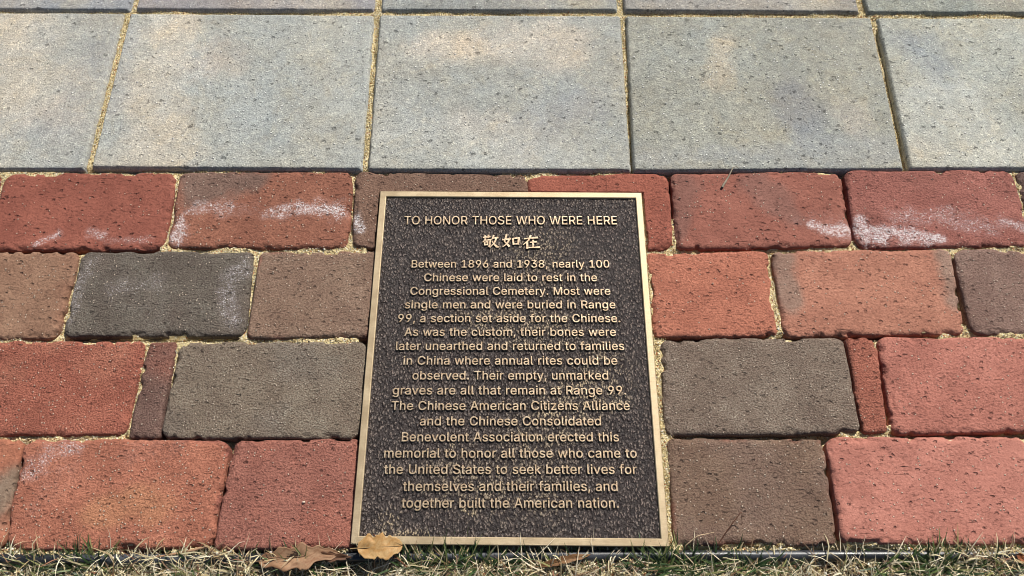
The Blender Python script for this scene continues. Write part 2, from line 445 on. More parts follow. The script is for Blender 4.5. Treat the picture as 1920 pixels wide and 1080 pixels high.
def add_brick(corners, c1, c2=None, patch=None, salt=None, specks=.4, label=None, z=0., pocket=False, seed=None, edgecol=None, r=None):
    """c1 main colour, c2 second clay colour, patch: list of polylines (x, y, radius) where c2 shows; salt: the same for bloom"""
    seed = seed or int(rng.integers(1e6))
    r = r or float(rng.uniform(.009, .0145))
    grain = float(rng.uniform(.35, 1.0))
    V, F, d, nl, c = paver(corners, z, r, .0048, .0046, .0021, .0015, seed, .00030, pocket, grow=.0006)
    x, y = V[:, 0], V[:, 1]
    dd = np.concatenate([d, np.zeros(nl)])
    c1 = clay(c1); c2 = clay(c2 if c2 is not None else np.array(c1) * .85)
    A = np.tile(lin(c1), (len(V), 1)); B = lin(c2)
    m = .5 * sstep(.1, .6, fbm(x, y, .06, seed + 61, 3))
    if patch:
        m = 0
        for pl in patch:
            m = np.maximum(m, sstep(1.5, .4, polydist(x, y, pl) + .8 * fbm(x, y, .022, seed + 63, 5)))
    m = np.clip(m, 0, 1)[:, None] * np.ones((1, 3))
    A = A * (1 - m) + B * m
    if edgecol is not None:
        e = .8 * (sstep(.006, .0, dd) * sstep(-.1, .5, fbm(x, y, .018, seed + 71, 4)))[:, None]
        A = A * (1 - e) + lin(clay(edgecol)) * e
    sm = np.zeros(len(V))
    for q in (salt or []):
        amt, pl = q
        sm = np.maximum(sm, amt * sstep(1.9, .2, polydist(x, y, pl) + .75 * fbm(x, y, .014, seed + 65, 4)))
    me = mesh_np('brick', centred(V, c), F, dict(tint=A, salt=sm, specks=np.full(len(V), specks), grain=np.full(len(V), grain)), mat=M['brick'])
    o = obj('brick', me, brick_path, (c[0], c[1] - .03, 0))
    if label: o['label'] = label
    return o

# measured outlines (metres; top-left, top-right, bottom-right, bottom-left)
RED, DRED, ORG, BRN, TAN, GRY, DGR, PNK = (156, 76, 64), (148, 70, 60), (184, 98, 72), (134, 92, 80), (146, 104, 84), (130, 112, 102), (96, 88, 84), (186, 100, 94)

# -- first course
add_brick([(-0.8266, 0.2455), (-0.6054, 0.2448), (-0.6006, 0.1413), (-0.8218, 0.1413)], DRED, BRN)
add_brick([(-0.6016, 0.2448), (-0.3977, 0.2448), (-0.3953, 0.1420), (-0.5980, 0.1406)], DRED, (165,82,70), specks=.25,
          salt=[(.8, [(-0.5421, 0.1488, 0.0061), (-0.5182, 0.1605, 0.0067)]), (.8, [(-0.4822, 0.1633, 0.0073), (-0.4691, 0.1591, 0.0067)]), (.6, [(-0.4616, 0.1522, 0.0055), (-0.4132, 0.1536, 0.0061)])],
          label='dark red brick with two thin salt streaks')
add_brick([(-0.3940, 0.2455), (-0.1875, 0.2455), (-0.1876, 0.1447), (-0.3913, 0.1433)], (152,84,68), (130,94,84), patch=[[(-0.3766, 0.2247, 0.0264), (-0.3027, 0.2358, 0.0139)]], specks=.5,
          salt=[(.9, [(-0.3833, 0.1564, 0.0110), (-0.3814, 0.1801, 0.0105)]), (.75, [(-0.3795, 0.1872, 0.0086), (-0.3647, 0.1986, 0.0105), (-0.3312, 0.1943, 0.0105)]), (.5, [(-0.3310, 0.1929, 0.0093), (-0.2972, 0.1943, 0.0105)]), (.8, [(-0.2842, 0.1900, 0.0093), (-0.2600, 0.1943, 0.0105)]), (.95, [(-0.2416, 0.1957, 0.0124), (-0.2028, 0.1915, 0.0136)])],
          label='brown red brick with a white salt band')
add_brick([(-0.1849, 0.2448), (0.0184, 0.2425), (0.0181, 0.1426), (-0.1816, 0.1447)], (132,94,80), (144,100,84), pocket=True, specks=.3,
          salt=[(.95, [(-0.1800, 0.1850, 0.0074), (-0.1761, 0.1675, 0.0067)])], label='brown brick cut round the plaque corner')
add_brick([(0.0164, 0.2425), (0.1861, 0.2440), (0.1826, 0.1426), (0.0242, 0.1426)], (160,74,62), (150,70,60), pocket=True, specks=.15, label='red brick cut round the plaque corner')
add_brick([(0.1881, 0.2448), (0.3911, 0.2470), (0.3876, 0.1461), (0.1856, 0.1420)], (154,80,70), (142,84,76), patch=[[(0.2043, 0.2284, 0.0176), (0.1890, 0.1605, 0.0110)], [(0.2892, 0.2284, 0.0189), (0.3211, 0.1886, 0.0161)]], specks=.3,
          salt=[(.9, [(0.3434, 0.1731, 0.0067), (0.3606, 0.1661, 0.0086), (0.3865, 0.1675, 0.0122)]), (.45, [(0.3318, 0.1780, 0.0111), (0.3871, 0.1780, 0.0135)])])
add_brick([(0.3957, 0.2477), (0.5960, 0.2500), (0.5924, 0.1467), (0.3910, 0.1447)], (164,86,80), (150,80,74), specks=.3,
          salt=[(.95, [(0.3986, 0.1801, 0.0074), (0.4054, 0.1605, 0.0146), (0.4453, 0.1619, 0.0146), (0.4865, 0.1550, 0.0085)]), (.68, [(0.4435, 0.1829, 0.0148), (0.5050, 0.1829, 0.0160), (0.5446, 0.1689, 0.0147)]), (.85, [(0.5655, 0.1787, 0.0098), (0.5942, 0.1710, 0.0110)])],
          label='pinkish red brick with broad white salt bloom')
add_brick([(0.6004, 0.2500), (0.8002, 0.2515), (0.8001, 0.1481), (0.5961, 0.1467)], (120,86,80), BRN)
# -- second course
add_brick([(-0.6944, 0.1399), (-0.4890, 0.1392), (-0.4905, 0.0345), (-0.6947, 0.0339)], (150,104,84), (160,96,76), specks=.4, label='tan brown brick')
add_brick([(-0.4864, 0.1386), (-0.2898, 0.1399), (-0.2887, 0.0369), (-0.4869, 0.0363)], (108,98,88), (122,108,96), specks=.45,
          salt=[(.68, [(-0.4741, 0.1264, 0.0120), (-0.4830, 0.0868, 0.0106), (-0.4844, 0.0550, 0.0081)]), (.72, [(-0.3010, 0.1251, 0.0120), (-0.3161, 0.0933, 0.0142), (-0.3016, 0.0550, 0.0104)]), (.60, [(-0.4424, 0.0901, 0.0141), (-0.3971, 0.0999, 0.0154)]), (.35, [(-0.4546, 0.1197, 0.0239), (-0.3840, 0.0613, 0.0291)])],
          label='charcoal grey brick with faint frosting')
add_brick([(-0.2862, 0.1399), (-0.1522, 0.1399), (-0.1528, 0.0345), (-0.2864, 0.0333)], (134,104,88), (146,110,92), specks=.4, edgecol=(150,76,66), r=.007)
add_brick([(0.1527, 0.1386), (0.2886, 0.1399), (0.2864, 0.0376), (0.1534, 0.0351)], (186,98,80), (176,88,70), specks=.2, r=.006, label='bright orange red brick')
add_brick([(0.2935, 0.1399), (0.4970, 0.1426), (0.4902, 0.0382), (0.2932, 0.0363)], (182,108,90), (156,114,100), patch=[[(0.3010, 0.1331, 0.0181), (0.3053, 0.0804, 0.0141)], [(0.4876, 0.1331, 0.0108), (0.4874, 0.0804, 0.0117)]], specks=.3)
add_brick([(0.5006, 0.1426), (0.7016, 0.1433), (0.6935, 0.0388), (0.4970, 0.0376)], (134,102,92), (148,94,84), specks=.4)
add_brick([(-0.9179, 0.1399), (-0.6980, 0.1399), (-0.6993, 0.0339), (-0.9186, 0.0339)], GRY, BRN)
# -- third course
add_brick([(-0.6033, 0.0314), (-0.3945, 0.0314), (-0.3955, -0.0711), (-0.6041, -0.0728)], (178,88,74), (190,112,92), specks=.6)
add_brick([(-0.3914, 0.0302), (-0.3619, 0.0314), (-0.3604, -0.0750), (-0.3933, -0.0739)], (128,90,82), (160,80,68), specks=.3, r=.005, label='narrow brown sliver of cut brick')
add_brick([(-0.3576, 0.0302), (-0.1548, 0.0308), (-0.1538, -0.0750), (-0.3594, -0.0750)], (134,118,102), (124,112,102), specks=.35, label='wide grey brown brick')
add_brick([(0.1584, 0.0326), (0.3579, 0.0351), (0.3581, -0.0700), (0.1579, -0.0717)], (133,114,100), (124,102,92), specks=.5)
add_brick([(0.3591, 0.0351), (0.3935, 0.0351), (0.3850, -0.0689), (0.3603, -0.0700)], (178,90,76), (188,98,82), specks=.3, r=.005, label='narrow red sliver of cut brick')
add_brick([(0.3952, 0.0351), (0.5999, 0.0357), (0.5975, -0.0678), (0.3897, -0.0700)], (184,100,90), (170,90,80), specks=.3)
add_brick([(-0.8200, 0.0314), (-0.6067, 0.0314), (-0.6080, -0.0728), (-0.8273, -0.0728)], BRN, RED)
# -- fourth course
add_brick([(-0.7066, -0.0756), (-0.4999, -0.0761), (-0.4920, -0.1823), (-0.6981, -0.1833)], (170,92,72), (124,100,84), patch=[[(-0.4991, -0.1202, 0.0212), (-0.5335, -0.1487, 0.0314)]], specks=.3)
add_brick([(-0.4966, -0.0761), (-0.2879, -0.0767), (-0.2890, -0.1833), (-0.4901, -0.1838)], (178,96,78), (188,112,84), patch=[[(-0.4027, -0.1487, 0.0178), (-0.3566, -0.1436, 0.0189)]], specks=.8,
          salt=[(.72, [(-0.4809, -0.1123, 0.0107), (-0.4691, -0.0909, 0.0129), (-0.4382, -0.0843, 0.0087)]), (.4, [(-0.4707, -0.1487, 0.0105), (-0.4491, -0.1070, 0.0214)]), (.4, [(-0.3828, -0.0909, 0.0162), (-0.3407, -0.0854, 0.0108)])], edgecol=(150,76,70), label='orange red brick with sandy flecks')
add_brick([(-0.2841, -0.0767), (-0.1565, -0.0756), (-0.1546, -0.1823), (-0.2886, -0.1828)], (166,92,82), (180,92,78), specks=.35, r=.006)
add_brick([(0.1587, -0.0761), (0.3180, -0.0750), (0.3154, -0.1788), (0.1558, -0.1798)], (134,100,84), (122,96,86), specks=.6, edgecol=(150,84,70), r=.007)
add_brick([(0.3193, -0.0739), (0.5269, -0.0728), (0.5252, -0.1779), (0.3190, -0.1793)], (188,106,96), (176,94,84), specks=.35)
add_brick([(0.5312, -0.0728), (0.7295, -0.0722), (0.7261, -0.1774), (0.5293, -0.1779)], RED, BRN)

# -- concrete slabs
def add_slab(corners, c1, spots, specks, label=None):
    seed = int(rng.integers(1e6))
    V, F, d, nl, c = paver(corners, .0022, .0032, .0026, .0044, .00025, .0026, seed, .00010, hard=True, grow=-.0004)
    x, y = V[:, 0], V[:, 1]
    A = np.tile(lin(c1), (len(V), 1))
    for col, amt, pl in spots:
        m = .72 * amt * sstep(1.9, .3, polydist(x, y, pl) + 1.5 * fbm(x, y, .06, seed + 3, 6, .75))
        A = A * (1 - m[:, None]) + lin(col) * m[:, None]
    n = fbm(x, y, .09, seed + 7, 6, .7); n2 = fbm(x, y, .06, seed + 17, 6, .7)
    A = A * (1 + .22 * n[:, None] * np.array([1.0, 1.0, 1.0])) * (1 + .13 * n2[:, None] * np.array([1., .25, -.7]))
    A = A * .85 + A.mean(0) * .15
    A = np.clip(A * 1.13 * np.array([1.03, 1.0, 1.02]), 0, .8)
    me = mesh_np('slab', centred(V, c), F, dict(tint=A, specks=np.full(len(V), specks)), mat=M['slab'])
    o = obj('slab', me, slab_pavement, (c[0], c[1] - .38, 0))
    if label: o['label'] = label

G1, BUF, BLU, WHT, PNB = (168, 169, 160), (198, 189, 170), (150, 153, 154), (190, 192, 184), (186, 174, 160)
Zs = .0035
add_slab([(-0.8360, 0.4926), (-0.5099, 0.4926), (-0.5073, 0.2471), (-0.8381, 0.2471)], G1, [(BUF, .8, [(-0.6242, 0.4602, 0.0416), (-0.6226, 0.3488, 0.0397)]), (PNB, .6, [(-0.5553, 0.3165, 0.0261)]), (BLU, .5, [(-0.5264, 0.4248, 0.0171), (-0.5354, 0.3736, 0.0201)])], .25)
add_slab([(-0.5027, 0.4917), (-0.1807, 0.4890), (-0.1777, 0.2471), (-0.5015, 0.2493)], (166,169,161), [(BUF, .95, [(-0.4385, 0.4692, 0.0313), (-0.4433, 0.3820, 0.0302), (-0.4353, 0.2697, 0.0448)]), (PNB, .7, [(-0.3801, 0.4075, 0.0244)]), (BLU, .5, [(-0.4951, 0.3407, 0.0132), (-0.4994, 0.4602, 0.0125)])], .55)
add_slab([(-0.1744, 0.4890), (0.1428, 0.4880), (0.1422, 0.2456), (-0.1720, 0.2463)], (162,164,155), [((206,196,178), .95, [(-0.1168, 0.4380, 0.0179), (-0.0413, 0.4406, 0.0234), (0.0687, 0.4353, 0.0288)]), (BLU, .75, [(0.0858, 0.3407, 0.0264), (0.0259, 0.2929, 0.0291)]), (PNB, .5, [(-0.0524, 0.3205, 0.0262)]), (WHT, .5, [(0.0575, 0.2659, 0.0256), (-0.1372, 0.3165, 0.0261)])], .6)
add_slab([(0.1484, 0.4871), (0.4718, 0.4844), (0.4668, 0.2471), (0.1434, 0.2448)], (154,156,145), [((196,180,152), .8, [(0.2710, 0.4336, 0.0178), (0.2624, 0.3862, 0.0188)]), ((132,134,138), .85, [(0.3378, 0.3488, 0.0225), (0.3534, 0.3205, 0.0262)]), (BLU, .6, [(0.1659, 0.2621, 0.0191), (0.4489, 0.2735, 0.0192)]), ((190,176,158), .5, [(0.4188, 0.3205, 0.0196)])], 1.)
add_slab([(0.4774, 0.4844), (0.8001, 0.4835), (0.8007, 0.2486), (0.4727, 0.2478)], (170,172,160), [((196,198,188), .8, [(0.5299, 0.3488, 0.0397), (0.5698, 0.2697, 0.0384)]), ((142,150,156), .8, [(0.5146, 0.4336, 0.0233), (0.5411, 0.3989, 0.0203)]), (BUF, .6, [(0.5002, 0.2735, 0.0167)])], 1.)
tops = [((-0.6883, 0.49633), (-0.5034, 0.4954)), ((-0.49726, 0.49633), (-0.18107, 0.49448)), ((-0.17335, 0.49448), (0.13966, 0.49448)), ((0.14738, 0.49448), (0.45849, 0.49172)), ((0.46673, 0.4908), (0.78811, 0.48989))]
def shift(p, dx, dy): return (p[0] + dx, p[1] + dy)
SLD = .2525
for i, (a_, b_) in enumerate(tops):
    if i == 0: a_ = (b_[0] - .337, b_[1] + .002)
    add_slab([shift(a_, 0, SLD), shift(b_, 0, SLD), b_, a_], (146 + 6 * (i % 2), 150, 152 - 3 * i), [(BUF, .5, [(a_[0] + .2, a_[1] + .05, .05)]), ((184,176,150), .6, [(a_[0] + .26, a_[1] + .02, .03)])], .6)
# beyond the frame: one more slab either side
for y0 in (.2497, .2497 + SLD + .006):
    add_slab([(-1.190, y0 + SLD - .004), (-.859, y0 + SLD - .004), (-.859, y0), (-1.190, y0)], G1, [(BUF, .7, [(-1.0, y0 + .1, .08)])], .4)
    add_slab([(.818, y0 + SLD - .004), (1.149, y0 + SLD - .004), (1.149, y0), (.818, y0)], G1, [(BLU, .7, [(1.0, y0 + .1, .08)])], .4)

# ------------------------------------------------------------------ sand bed filling the joints
def inside_any(x, y, shrink):
    hit = np.zeros(x.shape, bool)
    for q in OUTLINES:
        ok = np.ones(x.shape, bool)
        for k in range(4):
            p0, p1 = q[k], q[(k + 1) % 4]
            e = p1 - p0; n = np.array([e[1], -e[0]]) / np.linalg.norm(e)   # inward for clockwise order
            ok &= ((x - p0[0]) * n[0] + (y - p0[1]) * n[1]) > shrink
        hit |= ok
    return hit

# joints that have washed out and read as dark gaps
WASHED = [[(0.4785, 0.4602, 0.0049), (0.4765, 0.3736, 0.0047), (0.4722, 0.2530, 0.0051)], [(0.1459, 0.3407, 0.0033), (0.1443, 0.2530, 0.0032)], [(-0.1782, 0.4783, 0.0035), (-0.1779, 0.4075, 0.0034)], [(0.1605, -0.0733, 0.0049), (0.3321, -0.0722, 0.0049)], [(0.3190, -0.0756, 0.0049), (0.3201, -0.1176, 0.0048), (0.3176, -0.1784, 0.0046)], [(0.3923, -0.0706, 0.0044), (0.5260, -0.0700, 0.0044)],
          [(-0.3938, -0.0739, 0.0044), (-0.1565, -0.0756, 0.0043)], [(-0.2869, -0.0800, 0.0043), (-0.2887, -0.1818, 0.0041)], [(-0.3578, 0.0180, 0.0034), (-0.3605, -0.0717, 0.0033)], [(0.1865, 0.2410, 0.0051), (0.1852, 0.1886, 0.0049)],
          [(0.3923, 0.2433, 0.0051), (0.3902, 0.1605, 0.0049)], [(0.4981, 0.1264, 0.0048), (0.4960, 0.0550, 0.0046)], [(0.3920, 0.0180, 0.0034), (0.3894, -0.0578, 0.0038)], [(0.3576, 0.0302, 0.0034), (0.3588, -0.0634, 0.0033)],
          [(-0.6161, 0.1406, 0.0042), (-0.4048, 0.1413, 0.0042)], [(0.1563, 0.0351, 0.0040), (0.2759, 0.0363, 0.0040)], [(0.2875, 0.0369, 0.0035), (0.4600, 0.0369, 0.0035)], [(-0.4824, 0.0345, 0.0035), (-0.2987, 0.0351, 0.0029)], [(-0.4989, -0.0800, 0.0038), (-0.4938, -0.1739, 0.0036)]]

def sand_z(x, y):
    z = -.0052 + .0052 * fbm(x, y, .045, 201, 3) + .0012 * fbm(x, y, .010, 203, 3)
    for q in WASHED:
        z = z - .0085 * sstep(1.2, .6, polydist(x, y, q) + .35 * fbm(x, y, .012, 209, 3))
    z = z - .006 * sstep(.0022, .0008, np.abs(y - .2482)) * sstep(-.1, .3, fbm(x, y, .05, 211, 2) + .25)
    z = np.where(y > .2515, z * .6 - .0002, z)                                       # fuller between the slabs
    z = z - .007 * sstep(-.1790, -.1835, y)
    inp = (x > -.1575) & (x < .1505) & (y > YB) & (y < .217)
    z = np.where(inp, -.016, z)                                                # under the plaque
    # left of the plaque the slot is empty and dark
    z = np.where((x > -.170) & (x < -.1575) & (y < .215) & (y > YB) & (x > -.1635 - .004 * (y < 0)), -.020, z)
    z = np.where((x > .1505) & (x < .166) & (y < .215), np.maximum(z, -.0046 + .001 * fbm(x, y, .012, 205, 3)), z)
    return z

def build_sand():
    X = np.arange(-1.15, 1.15, .003); Y = np.concatenate([np.arange(YB, .262, .0025), np.arange(.262, .78, .006)])
    x, y = np.meshgrid(X, Y)
    z = sand_z(x, y)
    V = np.stack([x, y, z], -1).reshape(-1, 3)
    obj('sand_bed', mesh_np('sand_bed', V, grid_faces(*x.shape), mat=M['sand']), kind='structure')
build_sand()

def grains(n, x, y, z, size, seed, pal):
    r = np.random.default_rng(seed)
    O = np.array([[1,0,0],[0,1,0],[-1,0,0],[0,-1,0],[0,0,1],[0,0,-1]], float)
    Fo = np.array([[0,1,4],[1,2,4],[2,3,4],[3,0,4],[1,0,5],[2,1,5],[3,2,5],[0,3,5]])
    th = r.uniform(0, 6.28, n); c, s = np.cos(th), np.sin(th)
    P = O[None] * r.uniform(.6, 1.25, (n, 6, 1)) * size[:, None, None]
    P = P + r.normal(0, .18, P.shape) * size[:, None, None]
    Q = P.copy(); Q[..., 0] = P[..., 0] * c[:, None] - P[..., 1] * s[:, None]; Q[..., 1] = P[..., 0] * s[:, None] + P[..., 1] * c[:, None]
    Q += np.stack([x, y, z], -1)[:, None]
    F = (Fo[None] + 6 * np.arange(n)[:, None, None]).reshape(-1, 3)
    pal = np.array(pal, float); wts = pal[:, 3] / pal[:, 3].sum()
    k = r.choice(len(pal), n, p=wts)
    col = pal[k, :3] * r.uniform(.75, 1.2, (n, 1))
    return Q.reshape(-1, 3), F, np.repeat(col, 6, 0)

SANDPAL = [(.72, .60, .34, 5), (.80, .71, .47, 3), (.50, .38, .18, 3), (.80, .78, .68, 1.2), (.40, .17, .07, .5), (.10, .07, .05, .5)]
def build_grains():
    N = 420000
    x = rng.uniform(-.72, .72, N); y = rng.uniform(YB, .54, N)
    k = ~inside_any(x, y, .0012) & ~((x > -.158) & (x < .1512) & (y < .2165))
    k &= ~((x < -.150) & (x > -.168) & (y < .21) & (rng.uniform(0, 1, N) < .8))
    x, y = x[k], y[k]
    n = len(x)
    size = rng.uniform(.0004, .0010, n) * np.where(rng.uniform(0, 1, n) < .03, 1.7, 1)
    keep = rng.uniform(0, 1, n) < .95
    x, y, size = x[keep], y[keep], size[keep]; n = len(x)
    z = sand_z(x, y) + size * .35 + rng.uniform(0, .0009, n)
    V, F, C = grains(n, x, y, z, size, 5, SANDPAL)
    print('grains', n)
    obj('sand_grains', mesh_np('sand_grains', V, F, dict(tint=C), smooth=False, mat=M['grain']), kind='stuff')
build_grains()

# ------------------------------------------------------------------ plaque
plaque = obj('bronze_plaque', None, loc=(0, .018, 0), label='bronze memorial plaque with raised lettering set into the brick path', category='plaque')
ZT = .0040; ZF = .0019
Q = [(-0.1538, 0.2164), (0.1512, 0.2142), (0.1508, -0.1818), (-0.1551, -0.1793)]
PT = (0, .018, 0)
def qpt(inset, z, q=None):
    "corners of the plaque outline moved in by inset"
    q = [np.array(p, float) for p in (q or Q)]
    c = sum(q) / 4
    out = []
    for k in range(4):
        p = q[k]; a = q[k - 1] - p; b = q[(k + 1) % 4] - p
        a /= np.linalg.norm(a); b /= np.linalg.norm(b)
        out.append((*(p + (a + b) * inset), z))
    return out
def rings_mesh(rings, cap=False):
    V = []; F = []
    for r_ in rings: V += r_
    for i in range(len(rings) - 1):
        for k in range(4):
            F.append((4 * i + k, 4 * i + (k + 1) % 4, 4 * i + 4 + (k + 1) % 4, 4 * i + 4 + k))
    if cap: F.append(tuple(range(4 * len(rings) - 4, 4 * len(rings))))
    return V, F
def simple(name, V, F, mat, parent, off, smooth=False, **props):
    me = bpy.data.meshes.new(name); me.from_pydata([tuple(np.array(v) - np.array(off)) for v in V], [], F)
    me.materials.append(mat)
    if smooth: me.shade_smooth()
    return obj(name, me, parent, **props)
FW = .0076
V, F = rings_mesh([qpt(.0006, -.012), qpt(.0002, ZT - .0014), qpt(0, ZT - .0010), qpt(.0001, ZT - .0004), qpt(.0006, ZT),
                   qpt(FW - .0010, ZT), qpt(FW - .0003, ZT - .0004), qpt(FW, ZT - .0011), qpt(FW, ZF - .003)])
simple('rim', V, F, M['bronze'], plaque, PT)
# field: real undulating sheet, 1 mm grid
def build_field():
    q = qpt(FW - .0002, 0); q = [np.array(p[:2]) for p in q]
    nx, ny = 340, 440
    s, t = np.meshgrid(np.linspace(0, 1, nx), np.linspace(0, 1, ny))
    W = (q[3] * (1 - s)[..., None] + q[2] * s[..., None]) * (1 - t)[..., None] + (q[0] * (1 - s)[..., None] + q[1] * s[..., None]) * t[..., None]
    x, y = W[..., 0], W[..., 1]
    z = ZF + .00030 * fbm(x * 1.2 + y * .4, y * .7 - x * .3, .0032, 301, 2)
    sc = np.zeros(x.shape)
    for amt, pl in [(.95, [(0.0697, -0.0264, 0.0145), (0.0884, -0.0436, 0.0088)]), (.75, [(0.0330, -0.0510, 0.0110), (0.1109, -0.0362, 0.0111)]), (.42, [(0.0217, -0.0800, 0.0325), (0.0901, -0.0059, 0.0338)]),
                    (1., [(-0.1148, -0.1704, 0.0026), (-0.1156, -0.1563, 0.0010)]), (.7, [(-0.1344, -0.1704, 0.0041), (-0.0880, -0.1689, 0.0041)]), (.55, [(-0.1198, -0.1563, 0.0115)]),
                    (.85, [(-0.0482, -0.1462, 0.0042), (-0.0392, -0.1513, 0.0052)]), (.45, [(-0.0348, 0.0550, 0.0232), (0.0519, 0.0425, 0.0231)]), (.35, [(-0.0532, -0.1176, 0.0319), (0.0316, -0.1333, 0.0264)]),
                    (.7, [(0.1430, 0.2044, 0.0037), (0.1371, 0.2087, 0.0037)]), (.3, [(0.0241, 0.1331, 0.0481)]), (.55, [(-0.0596, -0.0816, 0.0033), (-0.0621, -0.0882, 0.0027)])]:
        sc = np.maximum(sc, amt * sstep(1.5, .1, polydist(x, y, pl) + .4 * fbm(x, y, .010, 311, 4)))
    V = np.stack([x, y, z], -1).reshape(-1, 3)
    obj('field', mesh_np('field', centred(V, PT), grid_faces(ny, nx), dict(scuff=sc.ravel()), mat=M['field']), plaque)
build_field()

